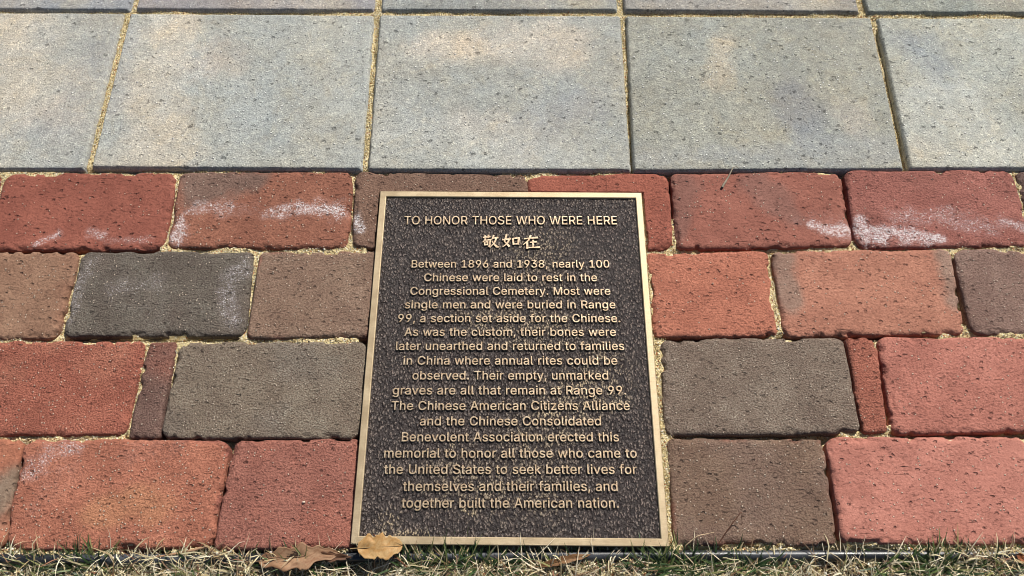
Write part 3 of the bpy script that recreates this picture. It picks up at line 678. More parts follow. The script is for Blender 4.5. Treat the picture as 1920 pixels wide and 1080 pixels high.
# sans-serif letter outlines, thousandths of an em: advance, then closed bezier loops (handle, point, handle)
CAP = 0.5087
GLYPHS = {
 ',': (188, ["53 -119 38 -119 48 -56 58 8 68 71 91 71 114 71 137 71 119 8 102 -56 84 -119 69 -119"]),
 '.': (188, ["108 -4 95 -4 83 -4 72 0 63 9 54 18 50 28 50 41 50 54 54 65 63 73 72 82 83 87 95 87 108 87 119 82 128 73 137 65 141 54 141 41 141 28 137 18 128 9 119 0"]),
 '0': (453, ["264 -7 227 -7 189 -7 157 3 130 24 103 45 83 74 69 113 55 152 48 199 48 254 48 309 55 356 69 395 83 434 104 464 130 484 157 505 189 516 227 516 264 516 296 505 323 484 350 464 370 434 384 395 398 356 405 309 405 254 405 199 398 152 384 113 370 74 350 45 323 24 297 3", "202 50 227 50 252 50 273 58 290 74 308 90 321 113 330 144 339 174 344 211 344 254 344 297 339 334 330 365 321 395 308 419 290 435 273 451 252 460 227 460 202 460 180 451 163 435 146 419 132 395 123 365 114 334 109 297 109 254 109 211 114 174 123 144 132 113 146 90 163 74 180 58"]),
 '1': (453, ["181 0 76 0 76 18 76 36 76 55 181 55 286 55 391 55 391 36 391 18 391 0 286 0", "250 509 276 509 276 339 276 170 276 0 255 0 234 0 212 0 212 149 212 299 212 448 211 448 210 448 209 448 168 418 127 388 86 358 86 381 86 404 86 427 123 454 161 481 198 509 224 509"]),
 '3': (453, ["252 -7 218 -7 187 -7 158 -1 133 10 107 21 86 37 70 57 54 78 46 103 44 132 66 132 87 132 109 132 111 114 117 99 126 87 136 75 149 65 165 59 181 53 199 50 219 50 239 50 258 53 275 61 292 68 305 79 315 93 324 107 329 124 329 145 329 163 325 181 316 196 307 212 293 224 275 234 256 243 231 248 201 248 186 248 172 248 157 248 157 265 157 282 157 299 200 349 244 399 288 448 288 450 288 451 288 452 215 452 142 452 70 452 70 471 70 490 70 509 171 509 272 509 372 509 372 493 372 477 372 461 319 400 265 339 211 278 211 282 211 285 211 289 249 293 281 288 308 276 335 263 356 246 371 222 386 199 393 173 393 145 393 115 385 89 370 66 355 43 335 25 309 12 282 0"]),
 '6': (453, ["258 -7 226 -7 195 -7 167 0 142 15 118 29 98 49 84 74 71 100 64 129 64 162 64 186 69 212 80 239 91 266 110 300 137 340 176 396 214 453 252 509 276 509 299 509 322 509 265 426 208 344 151 261 149 261 147 261 145 261 150 271 157 280 165 288 174 296 184 302 196 307 207 312 221 314 235 314 266 314 293 308 316 295 339 282 357 263 370 240 382 216 389 189 389 157 389 125 382 97 368 73 354 48 334 28 310 14 286 0", "207 48 226 48 246 48 264 53 279 63 294 72 306 85 314 101 323 118 327 136 327 157 327 178 323 197 314 213 306 230 294 242 279 251 264 261 246 265 226 265 207 265 189 261 174 252 159 243 147 230 138 214 129 198 125 179 125 158 125 137 129 118 138 102 147 85 159 72 174 63 189 53"]),
 '8': (453, ["260 -7 226 -7 192 -7 162 -1 136 11 109 24 89 40 74 62 59 83 52 108 52 135 52 157 56 177 65 195 74 213 86 229 101 241 116 253 133 261 153 265 153 265 153 266 153 267 128 273 108 287 93 308 78 329 70 353 70 380 70 406 77 429 90 450 104 470 122 486 146 498 169 510 196 516 226 516 256 516 283 510 306 498 329 486 348 470 361 450 375 429 382 406 382 380 382 353 374 329 359 308 344 287 325 273 300 267 300 266 300 265 300 265 319 261 336 253 351 241 366 229 378 213 387 195 396 177 401 157 401 135 401 108 393 83 378 62 364 40 343 24 317 11 291 -1", "204 49 226 49 249 49 268 53 285 60 301 68 314 78 323 91 332 105 337 121 337 139 337 158 332 174 322 189 313 203 300 214 283 223 266 231 247 235 226 235 205 235 186 231 169 223 152 214 139 203 130 189 120 174 115 158 115 139 115 121 120 105 129 91 138 78 151 68 167 60 184 53", "208 290 226 290 244 290 260 293 274 300 288 307 299 318 307 330 315 343 319 358 319 376 319 393 315 407 308 420 300 433 289 443 275 449 261 456 245 460 226 460 208 460 191 456 177 449 163 443 152 433 145 420 137 407 133 393 133 376 133 358 137 343 145 330 152 318 163 307 178 300 192 293"]),
 '9': (453, ["195 516 226 516 258 516 286 508 310 494 335 480 354 460 368 434 382 409 389 380 389 347 389 323 383 297 373 270 362 243 343 209 315 168 277 112 239 56 200 0 177 0 154 0 130 0 187 83 244 165 301 248 303 248 305 248 307 248 303 238 296 229 287 221 279 213 269 207 257 202 245 197 232 195 218 195 187 195 160 201 137 214 114 227 96 245 83 269 70 292 64 320 64 352 64 384 71 412 85 436 99 461 118 480 143 494 167 508", "246 460 226 460 207 460 189 456 174 446 159 437 147 424 138 407 130 391 125 372 125 352 125 330 130 312 138 295 147 279 159 266 174 257 189 248 207 243 226 243 246 243 263 248 279 257 294 266 306 279 314 295 323 311 327 330 327 350 327 372 323 391 314 407 306 424 294 437 279 446 264 456"]),
 'A': (480, ["39 0 16 0 78 170 140 339 201 509 226 509 251 509 276 509 338 339 401 170 463 0 440 0 418 0 395 0 359 101 323 202 287 302 281 321 273 344 264 372 255 400 245 435 232 478 236 478 241 478 245 478 233 435 222 399 213 371 204 343 196 320 191 302 155 202 120 101 85 0 62 0", "197 142 110 142 110 161 110 180 110 199 197 199 283 199 370 199 370 180 370 161 370 142 283 142"]),
 'B': (456, ["122 0 60 0 60 170 60 339 60 509 120 509 181 509 241 509 276 509 306 503 329 491 352 479 369 462 381 442 392 422 398 399 398 374 398 352 394 334 387 320 379 306 369 294 356 286 344 277 330 271 315 267 315 265 315 264 315 262 331 261 347 255 363 245 379 235 392 221 402 203 413 185 418 163 418 136 418 111 412 87 400 67 388 46 370 30 344 18 319 6 287 0 247 0 184 0", "125 115 125 57 165 57 205 57 245 57 284 57 313 65 330 80 347 95 355 114 355 137 355 154 351 170 342 184 334 198 321 209 306 218 290 227 271 231 248 231 207 231 166 231 125 231 125 173", "125 341 125 285 162 285 200 285 238 285 257 285 273 289 288 296 303 303 315 313 323 326 332 339 336 355 336 372 336 395 328 414 313 429 297 444 273 452 240 452 202 452 163 452 125 452 125 396"]),
 'C': (510, ["293 -7 267 -7 223 -7 184 4 150 25 116 46 89 76 70 115 50 154 40 201 40 254 40 308 50 354 70 393 89 432 116 462 150 484 184 505 223 516 267 516 293 516 317 512 340 504 363 497 384 486 402 471 420 457 436 439 448 418 460 398 468 374 473 348 451 348 430 348 408 348 404 366 398 381 389 395 381 408 370 419 357 428 345 438 331 444 315 449 300 454 284 456 267 456 236 456 208 448 184 432 159 417 139 394 125 364 111 334 103 297 103 254 103 211 111 175 125 145 140 115 159 92 184 76 209 61 236 53 267 53 284 53 300 55 315 60 331 65 345 71 357 81 370 90 381 101 389 114 398 128 404 143 408 160 430 160 451 160 473 160 469 135 460 111 448 91 436 70 421 52 402 38 384 23 363 12 341 5 318 -3"]),
 'E': (419, ["165 0 60 0 60 170 60 339 60 509 164 509 268 509 372 509 372 490 372 471 372 452 290 452 207 452 125 452 125 396 125 341 125 286 202 286 278 286 355 286 355 267 355 248 355 229 278 229 202 229 125 229 125 172 125 114 125 57 208 57 292 57 375 57 375 38 375 19 375 0 270 0"]),
 'H': (517, ["82 0 60 0 60 170 60 339 60 509 82 509 103 509 125 509 125 435 125 362 125 289 214 289 303 289 392 289 392 362 392 435 392 509 414 509 435 509 457 509 457 339 457 170 457 0 435 0 414 0 392 0 392 77 392 155 392 232 303 232 214 232 125 232 125 155 125 77 125 0 103 0"]),
 'M': (628, ["81 0 60 0 60 170 60 339 60 509 91 509 121 509 152 509 193 402 235 294 277 187 280 180 284 170 287 159 291 148 295 136 299 123 303 110 307 97 311 84 315 71 319 59 322 49 317 49 312 49 307 49 310 59 314 70 318 83 322 95 326 108 330 121 334 134 338 147 342 158 346 170 349 179 352 187 394 294 435 402 476 509 507 509 537 509 568 509 568 339 568 170 568 0 547 0 525 0 504 0 504 97 504 194 504 291 504 302 504 314 504 327 505 340 505 354 505 369 505 383 506 398 506 413 506 428 507 443 507 457 509 457 511 457 513 457 508 441 503 426 498 409 492 393 487 378 482 363 477 348 472 334 467 322 463 309 459 299 456 291 418 194 380 97 342 0 323 0 305 0 286 0 248 97 209 194 170 291 167 299 163 309 159 321 155 333 150 346 145 361 140 376 135 391 129 408 124 424 118 441 112 457 114 457 117 457 119 457 119 444 120 431 120 416 120 401 121 387 121 372 121 357 121 342 122 328 122 315 122 302 122 291 122 194 122 97 122 0 101 0"]),
 'N': (523, ["82 0 60 0 60 170 60 339 60 509 85 509 111 509 136 509 205 400 274 291 343 183 349 174 355 164 363 151 370 138 379 123 388 107 396 90 405 73 414 55 411 55 408 54 405 54 403 72 401 90 401 108 400 126 399 142 399 157 399 172 399 185 399 195 399 300 399 404 399 509 420 509 442 509 463 509 463 339 463 170 463 0 438 0 412 0 387 0 325 97 264 193 202 290 194 303 186 316 177 331 169 345 159 362 148 381 137 400 123 424 108 452 111 453 115 453 119 454 120 428 121 405 122 384 123 362 124 344 124 328 125 312 125 300 125 291 125 194 125 97 125 0 103 0"]),
 'O': (533, ["311 -7 267 -7 223 -7 184 4 150 25 116 46 90 76 70 115 50 154 40 201 40 254 40 308 50 354 70 393 90 432 116 462 150 484 184 505 223 516 267 516 311 516 350 505 384 484 418 462 444 432 464 393 483 354 493 308 493 254 493 201 483 154 464 115 444 76 418 46 384 25 350 4", "236 53 267 53 297 53 325 61 349 76 374 91 394 114 408 144 423 174 430 211 430 254 430 298 423 335 408 365 394 395 374 417 349 433 325 448 297 456 267 456 236 456 209 448 184 433 159 417 140 394 125 364 111 334 103 297 103 254 103 211 111 174 125 144 140 114 159 92 184 76 209 61"]),
 'R': (449, ["82 0 60 0 60 170 60 339 60 509 119 509 177 509 236 509 275 509 307 502 333 489 359 475 378 457 390 433 403 410 409 382 409 352 409 321 403 295 390 271 378 248 359 230 333 217 307 204 275 198 236 198 189 198 143 198 96 198 96 217 96 236 96 255 142 255 188 255 234 255 260 255 281 259 298 267 314 275 326 286 334 300 341 315 345 332 345 352 345 372 341 390 334 405 326 420 314 431 298 440 281 448 259 452 233 452 197 452 161 452 125 452 125 301 125 151 125 0 103 0", "378 0 353 0 312 76 271 153 230 229 254 229 279 229 303 229 344 153 386 76 428 0 403 0"]),
 'S': (447, ["263 -9 224 -9 187 -9 155 -3 128 9 100 21 79 38 64 60 49 82 40 107 38 137 60 137 82 137 104 137 106 117 112 101 123 88 134 75 149 65 166 59 184 52 203 49 224 49 247 49 268 53 286 60 304 68 319 78 329 92 340 105 346 121 346 139 346 155 341 169 332 179 323 189 311 198 296 205 281 211 264 217 245 222 224 228 204 234 184 239 142 251 109 268 86 289 63 311 52 339 52 372 52 401 60 426 75 448 90 469 111 486 138 498 164 510 194 516 227 516 261 516 290 510 316 498 342 486 362 469 377 449 392 428 400 404 401 378 380 378 358 378 337 378 335 403 323 423 302 437 281 451 256 459 225 459 203 459 184 455 167 448 151 441 138 431 129 418 120 406 115 391 115 376 115 358 120 344 131 334 142 323 154 314 169 308 184 302 199 297 212 293 230 289 247 284 264 279 279 275 295 270 312 264 328 257 344 248 359 238 373 227 385 214 395 198 404 181 408 162 408 139 408 111 401 86 386 64 372 41 351 24 323 11 296 -2"]),
 'T': (449, ["85 452 32 452 32 471 32 490 32 509 160 509 288 509 417 509 417 490 417 471 417 452 363 452 310 452 257 452 257 301 257 151 257 0 235 0 214 0 193 0 193 151 193 301 193 452 139 452"]),
 'U': (517, ["299 -8 259 -8 219 -8 184 0 154 15 124 31 101 53 85 80 68 107 60 138 60 173 60 285 60 397 60 509 81 509 103 509 124 509 124 399 124 288 124 178 124 154 130 132 141 113 152 94 167 79 187 68 207 57 231 52 259 52 287 52 311 57 331 68 351 79 366 94 377 113 387 132 393 154 393 178 393 288 393 399 393 509 414 509 436 509 457 509 457 397 457 285 457 173 457 138 449 107 433 80 416 53 393 31 363 15 334 0"]),
 'W': (686, ["180 0 155 0 109 170 63 339 16 509 38 509 60 509 82 509 109 404 136 300 163 196 168 179 172 163 175 145 179 128 183 111 187 94 190 76 194 58 197 40 194 40 192 40 189 40 193 58 196 76 200 94 203 111 207 128 211 145 215 163 220 179 224 196 251 300 279 404 306 509 331 509 355 509 380 509 407 404 434 300 462 196 466 179 470 163 474 145 478 128 482 111 486 94 490 76 494 58 497 40 494 40 491 40 488 40 492 58 495 76 499 94 502 111 506 128 510 145 515 163 519 179 523 196 550 300 576 404 603 509 625 509 647 509 670 509 623 339 577 170 530 0 505 0 480 0 455 0 426 108 397 215 368 323 362 344 357 367 351 391 346 416 341 444 336 475 341 475 345 475 350 475 345 445 340 419 335 395 330 371 324 347 318 323 289 215 260 108 230 0 205 0"]),
 'a': (389, ["182 -9 160 -9 136 -9 114 -4 94 5 75 14 59 27 48 45 36 62 30 83 30 108 30 130 35 147 43 161 52 175 63 185 78 193 92 201 108 207 125 211 143 215 160 218 178 220 201 223 219 225 234 227 248 228 258 231 265 235 272 239 276 245 276 255 276 255 276 256 276 257 276 272 273 286 267 297 261 308 252 316 240 322 228 328 213 331 196 331 178 331 162 328 149 322 136 317 126 309 118 301 110 292 104 283 100 274 80 280 61 285 41 291 50 314 62 332 79 346 95 360 113 369 133 375 153 381 173 384 194 384 208 384 223 383 239 379 255 376 271 370 286 360 301 351 313 338 322 320 332 303 337 280 337 251 337 168 337 84 337 0 317 0 297 0 277 0 277 17 277 35 277 52 275 52 274 52 272 52 268 43 261 34 252 25 243 15 230 7 215 1 200 -5", "155 45 170 45 193 45 212 50 228 59 243 68 255 79 263 93 271 107 276 122 276 138 276 155 276 173 276 190 273 187 268 184 259 182 251 180 242 178 231 176 221 174 210 172 200 171 190 170 182 169 175 168 161 166 147 163 134 159 121 154 111 148 103 139 96 131 92 119 92 105 92 92 95 81 102 72 109 63 118 57 130 52 142 48"]),
 'b': (424, ["261 -8 229 -8 206 -8 187 -4 172 4 158 12 146 21 138 31 129 42 123 51 118 59 116 59 114 59 112 59 112 39 112 20 112 0 92 0 72 0 53 0 53 170 53 339 53 509 73 509 93 509 114 509 114 446 114 382 114 319 115 319 117 319 118 319 123 327 129 336 137 346 145 356 157 365 171 373 186 381 205 384 229 384 261 384 289 376 313 361 337 345 356 322 370 293 383 263 390 229 390 189 390 149 383 114 370 84 356 55 337 32 313 16 289 0", "197 47 220 47 244 47 263 53 279 66 295 78 308 95 316 117 324 138 328 162 328 189 328 216 324 240 316 261 308 282 296 299 280 311 264 324 244 330 220 330 197 330 177 324 161 312 145 300 133 284 125 263 117 242 113 217 113 189 113 161 117 136 125 115 133 94 146 77 162 65 178 53"]),
 'c': (396, ["226 -8 207 -8 173 -8 143 0 117 16 91 33 71 56 56 85 41 114 34 149 34 187 34 227 41 262 56 291 71 321 91 343 117 360 143 376 173 384 207 384 226 384 243 382 260 377 276 372 292 365 305 356 319 347 330 335 340 322 350 309 357 294 362 277 342 272 322 267 303 262 300 272 296 281 290 289 285 297 278 305 270 311 262 317 253 322 242 325 232 328 220 330 207 330 182 330 161 323 145 310 129 297 116 280 108 258 100 237 96 213 96 187 96 162 100 139 108 117 116 96 129 79 145 66 161 53 182 46 207 46 220 46 232 48 243 52 253 55 263 60 271 66 279 72 286 80 292 89 297 97 301 107 304 117 324 112 343 107 363 102 358 85 351 70 341 56 332 43 320 31 306 21 293 12 277 4 261 -1 244 -6"]),
 'd': (424, ["219 -8 195 -8 164 -8 136 0 111 16 87 32 68 55 55 84 41 114 34 149 34 189 34 229 41 263 55 293 69 322 88 345 112 361 136 376 164 384 196 384 219 384 238 381 253 373 268 365 279 356 287 346 296 336 302 327 306 319 308 319 309 319 311 319 311 382 311 446 311 509 331 509 351 509 372 509 372 339 372 170 372 0 352 0 332 0 313 0 313 20 313 39 313 59 311 59 309 59 307 59 302 51 295 42 287 31 278 21 267 12 252 4 238 -4", "181 47 205 47 227 47 247 53 263 65 279 77 291 94 299 115 308 136 312 161 312 189 312 217 308 242 300 263 292 284 279 300 263 312 247 324 228 330 205 330 181 330 161 324 145 311 129 299 116 282 108 261 100 240 96 216 96 189 96 162 100 138 109 117 117 95 129 78 145 66 161 53"]),
 'e': (404, ["238 -8 212 -8 175 -8 143 0 117 16 90 33 70 56 56 85 41 114 34 148 34 187 34 226 41 260 55 290 69 319 89 343 115 359 141 376 171 384 205 384 226 384 246 381 266 374 285 367 303 356 319 341 335 326 348 306 357 282 366 258 371 228 371 194 371 186 371 178 371 169 272 169 174 169 106 169 106 187 106 204 106 221 170 221 240 221 308 221 308 221 309 222 309 223 309 232 306 249 298 269 290 288 278 303 263 314 247 325 228 330 205 330 182 330 163 325 146 313 130 302 118 288 109 270 100 251 96 232 96 211 96 200 96 189 96 178 96 150 101 126 110 106 120 87 134 72 151 61 168 51 189 46 212 46 228 46 241 48 254 53 266 57 277 64 285 73 294 82 301 93 306 105 325 101 345 96 365 91 359 71 349 54 335 39 321 24 303 13 283 4 262 -4"]),
 'f': (254, ["154 379 228 379 228 362 228 344 228 327 154 327 80 327 6 327 6 344 6 362 6 379 80 379", "101 0 81 0 81 144 81 288 81 432 81 453 86 471 96 486 106 500 119 511 135 519 152 526 169 530 187 530 201 530 213 529 222 527 232 525 238 523 243 521 238 503 233 486 227 468 224 470 220 471 215 472 210 473 203 474 195 474 176 474 163 469 154 460 146 451 142 437 142 419 142 279 142 140 142 0 121 0"]),
 'g': (425, ["238 -151 207 -151 179 -151 155 -147 134 -140 113 -132 96 -123 82 -110 69 -98 58 -84 51 -69 67 -60 84 -50 101 -41 107 -49 113 -57 122 -66 130 -75 141 -82 154 -88 168 -94 186 -97 207 -97 238 -97 263 -90 282 -75 302 -60 311 -37 311 -6 311 19 311 44 311 68 310 68 308 68 306 68 301 60 295 51 287 41 278 32 267 23 252 16 238 8 219 5 195 5 164 5 137 12 113 27 88 41 69 62 55 90 41 118 34 152 34 191 34 230 41 264 55 293 69 322 88 345 112 361 137 376 165 384 196 384 220 384 239 381 253 373 268 365 280 356 288 346 297 336 303 327 308 319 309 319 311 319 313 319 313 339 313 359 313 379 333 379 353 379 372 379 372 250 372 121 372 -9 372 -42 365 -69 350 -90 335 -111 316 -126 291 -136 266 -146", "181 59 205 59 228 59 248 64 264 75 280 86 292 101 300 121 308 141 312 165 312 193 312 220 308 243 300 264 292 284 280 301 264 312 248 324 228 330 205 330 181 330 161 324 145 312 129 299 117 283 109 262 100 242 96 219 96 193 96 166 100 143 109 123 117 103 129 87 145 76 162 65"]),
 'h': (410, ["114 249 114 227 114 151 114 76 114 0 93 0 73 0 53 0 53 170 53 339 53 509 73 509 93 509 114 509 114 435 114 361 114 287 110 287 106 287 102 287 114 322 131 347 152 362 174 377 199 384 227 384 253 384 276 379 295 369 315 358 330 342 341 321 352 299 357 273 357 240 357 160 357 80 357 0 337 0 316 0 296 0 296 78 296 157 296 235 296 265 288 288 273 304 258 321 237 329 210 329 192 329 175 325 161 317 146 309 135 298 126 283 118 267"]),
 'i': (167, ["73 0 53 0 53 126 53 253 53 379 73 379 93 379 114 379 114 253 114 126 114 0 93 0", "95 443 84 443 72 443 62 447 54 455 45 462 41 472 41 483 41 494 45 504 54 512 62 520 72 524 84 524 95 524 106 520 114 512 122 504 126 494 126 483 126 472 122 462 114 455 106 447"]),
 'k': (381, ["132 158 110 137 110 162 110 187 110 212 113 212 117 212 121 212 175 268 230 323 284 379 310 379 335 379 360 379 301 319 243 259 184 199 182 199 179 199 177 199 155 178", "73 0 53 0 53 170 53 339 53 509 73 509 93 509 114 509 114 339 114 170 114 0 93 0", "320 0 294 0 245 62 197 124 148 186 162 200 177 214 191 229 252 152 312 76 372 0 346 0"]),
 'l': (189, ["147 -2 139 -2 110 -2 88 5 74 20 60 35 53 57 53 84 53 226 53 367 53 509 73 509 93 509 114 509 114 372 114 235 114 99 114 81 116 69 120 62 125 55 133 52 146 52 152 52 157 52 160 53 164 53 167 54 170 54 173 37 177 20 181 3 175 1 169 0 162 -1 154 -2"]),
 'm': (610, ["73 0 53 0 53 126 53 253 53 379 72 379 92 379 112 379 112 351 112 323 112 295 111 295 109 295 108 295 113 316 121 332 132 346 144 359 157 369 172 376 187 383 203 386 219 386 247 386 270 378 287 361 305 344 316 322 321 295 318 295 315 295 312 295 317 313 325 329 337 343 349 357 364 367 381 375 398 382 416 386 437 386 459 386 479 381 497 372 515 362 530 348 541 328 551 309 557 285 557 255 557 170 557 85 557 0 536 0 516 0 496 0 496 85 496 169 496 254 496 281 488 301 473 313 457 325 439 330 419 330 402 330 387 327 374 320 362 313 352 303 345 290 339 278 335 263 335 247 335 165 335 82 335 0 315 0 295 0 274 0 274 87 274 173 274 260 274 281 267 298 253 311 239 324 221 330 199 330 185 330 171 327 158 320 144 313 134 303 126 289 118 276 114 258 114 238 114 159 114 79 114 0 93 0"]),
 'n': (410, ["114 249 114 227 114 151 114 76 114 0 93 0 73 0 53 0 53 126 53 253 53 379 72 379 92 379 112 379 112 349 112 318 112 287 109 287 106 287 102 287 114 322 131 347 152 362 174 377 199 384 227 384 253 384 276 379 295 369 314 358 330 342 341 321 352 299 357 273 357 240 357 160 357 80 357 0 337 0 316 0 296 0 296 78 296 157 296 235 296 265 288 288 273 304 258 321 237 329 210 329 192 329 175 325 161 317 146 309 135 298 126 283 118 267"]),
 'o': (415, ["242 -8 207 -8 173 -8 143 0 117 16 91 33 71 56 56 85 41 114 34 149 34 187 34 227 41 262 56 291 71 321 91 343 117 360 143 376 173 384 207 384 242 384 273 376 299 360 325 343 345 321 359 291 374 262 381 227 381 187 381 149 374 114 359 85 345 56 325 33 299 16 273 0", "182 46 207 46 233 46 254 53 270 66 287 79 299 96 307 117 315 139 319 162 319 187 319 213 315 236 307 258 299 280 287 297 270 310 254 323 233 330 207 330 182 330 161 323 145 310 129 297 116 280 108 258 100 237 96 213 96 187 96 162 100 139 108 117 116 96 129 79 145 66 161 53"]),
 'p': (424, ["73 -143 53 -143 53 31 53 205 53 379 72 379 92 379 112 379 112 359 112 339 112 319 114 319 116 319 118 319 123 327 129 336 137 346 145 356 157 365 171 373 186 381 205 384 229 384 261 384 289 376 313 361 337 345 356 322 370 293 383 263 390 229 390 189 390 149 383 114 370 84 356 55 337 32 313 16 289 0 261 -8 229 -8 206 -8 187 -4 173 4 158 12 146 21 138 31 130 42 123 51 118 59 117 59 115 59 114 59 114 -8 114 -76 114 -143 93 -143", "197 47 220 47 244 47 263 53 279 66 295 78 308 95 316 117 324 138 328 162 328 189 328 216 324 240 316 261 308 282 296 299 280 311 264 324 244 330 220 330 197 330 177 324 161 312 145 300 133 284 125 263 117 242 113 217 113 189 113 161 117 136 125 115 133 94 146 77 162 65 178 53"]),
 'r': (259, ["73 0 53 0 53 126 53 253 53 379 72 379 92 379 112 379 112 360 112 340 112 321 113 321 114 321 115 321 122 340 135 355 152 367 170 379 190 385 213 385 218 385 223 385 229 384 235 384 240 384 243 384 243 363 243 343 243 322 242 323 237 323 230 324 223 325 215 326 207 326 189 326 173 322 159 315 145 307 134 297 126 284 118 270 114 255 114 237 114 158 114 79 114 0 93 0"]),
 's': (365, ["211 -8 182 -8 156 -8 133 -4 112 3 92 11 75 23 62 38 49 53 40 72 36 94 55 98 74 102 94 107 99 86 109 70 124 60 139 50 158 45 181 45 208 45 229 51 244 62 260 74 268 87 268 103 268 116 263 127 254 136 245 144 231 151 212 155 191 160 170 165 149 170 115 178 89 191 72 208 55 225 47 247 47 274 47 296 53 315 65 332 77 348 94 361 115 370 136 380 160 384 187 384 213 384 235 380 254 372 272 365 287 353 299 339 310 325 319 309 324 290 305 286 287 281 268 277 263 292 255 304 243 316 230 327 212 333 187 333 165 333 146 327 131 317 116 306 109 293 109 277 109 263 114 252 124 243 134 235 150 228 172 223 191 218 210 214 229 209 264 201 290 188 306 171 323 154 331 133 331 107 331 84 325 64 312 47 300 30 282 16 260 6 237 -3"]),
 't': (227, ["138 379 204 379 204 362 204 344 204 327 138 327 72 327 6 327 6 344 6 362 6 379 72 379", "65 345 65 471 85 471 106 471 126 471 126 347 126 222 126 98 126 81 129 69 136 61 143 54 154 50 170 50 174 50 179 50 185 51 191 52 197 53 202 54 206 36 209 19 213 2 207 0 200 -2 192 -3 184 -4 176 -4 168 -4 136 -4 110 4 92 21 74 38 65 62 65 93 65 219"]),
 'u': (410, ["211 -5 182 -5 157 -5 134 0 115 11 95 21 80 37 69 59 58 80 53 107 53 139 53 219 53 299 53 379 73 379 93 379 114 379 114 301 114 222 114 144 114 114 121 91 137 75 152 58 173 50 200 50 218 50 235 54 249 62 264 70 275 81 283 97 292 112 296 131 296 153 296 228 296 304 296 379 316 379 337 379 357 379 357 253 357 126 357 0 337 0 318 0 298 0 298 31 298 61 298 92 301 92 304 92 307 92 295 57 279 32 257 17 235 2"]),
 'v': (389, ["184 0 163 0 114 126 66 253 17 379 40 379 62 379 84 379 111 305 138 230 165 155 174 132 181 110 187 87 193 64 199 42 206 21 198 21 191 21 184 21 191 42 197 64 203 87 209 110 216 132 224 155 251 230 278 305 305 379 327 379 349 379 371 379 323 253 275 126 226 0 205 0"]),
 'w': (567, ["158 0 138 0 99 126 61 253 23 379 44 379 66 379 87 379 103 324 118 269 133 214 140 191 147 165 154 137 161 108 168 76 175 41 172 41 168 41 165 41 172 75 179 106 186 135 193 163 199 190 206 214 221 269 237 324 252 379 273 379 295 379 316 379 332 324 347 269 362 214 368 190 375 164 382 136 388 107 395 76 402 41 399 41 395 41 391 41 399 75 406 107 413 135 420 164 427 190 434 214 449 269 465 324 480 379 502 379 523 379 545 379 506 253 468 126 429 0 409 0 389 0 368 0 352 57 335 114 319 172 314 189 309 207 305 225 300 243 295 261 291 280 286 299 281 318 277 338 281 338 286 338 291 338 286 319 281 299 277 280 272 261 267 243 263 225 258 206 253 189 248 172 231 114 215 57 199 0 178 0"]),
 'y': (389, ["51 -140 47 -139 52 -121 57 -103 61 -86 65 -86 68 -87 71 -87 83 -90 94 -91 104 -89 114 -87 122 -82 130 -74 138 -66 145 -53 151 -36 155 -24 159 -13 163 -1 114 126 66 252 17 379 40 379 62 379 84 379 111 305 138 230 165 155 174 132 181 109 187 87 193 64 199 42 206 21 198 21 191 21 184 21 190 42 196 64 202 87 209 110 216 132 224 155 251 230 278 305 305 379 327 379 349 379 371 379 316 234 260 88 204 -58 196 -78 187 -94 177 -107 166 -120 153 -129 139 -136 125 -142 109 -145 91 -145 81 -145 72 -144 65 -143 57 -142"]),
 'z': (380, ["141 0 42 0 42 15 42 30 42 46 112 137 183 228 254 320 254 321 254 322 254 323 185 323 117 323 48 323 48 342 48 361 48 379 143 379 238 379 333 379 333 363 333 347 333 331 264 241 195 150 126 60 126 59 126 58 126 56 197 56 268 56 339 56 339 38 339 19 339 0 240 0"]),
 ' ': (188, []),
}

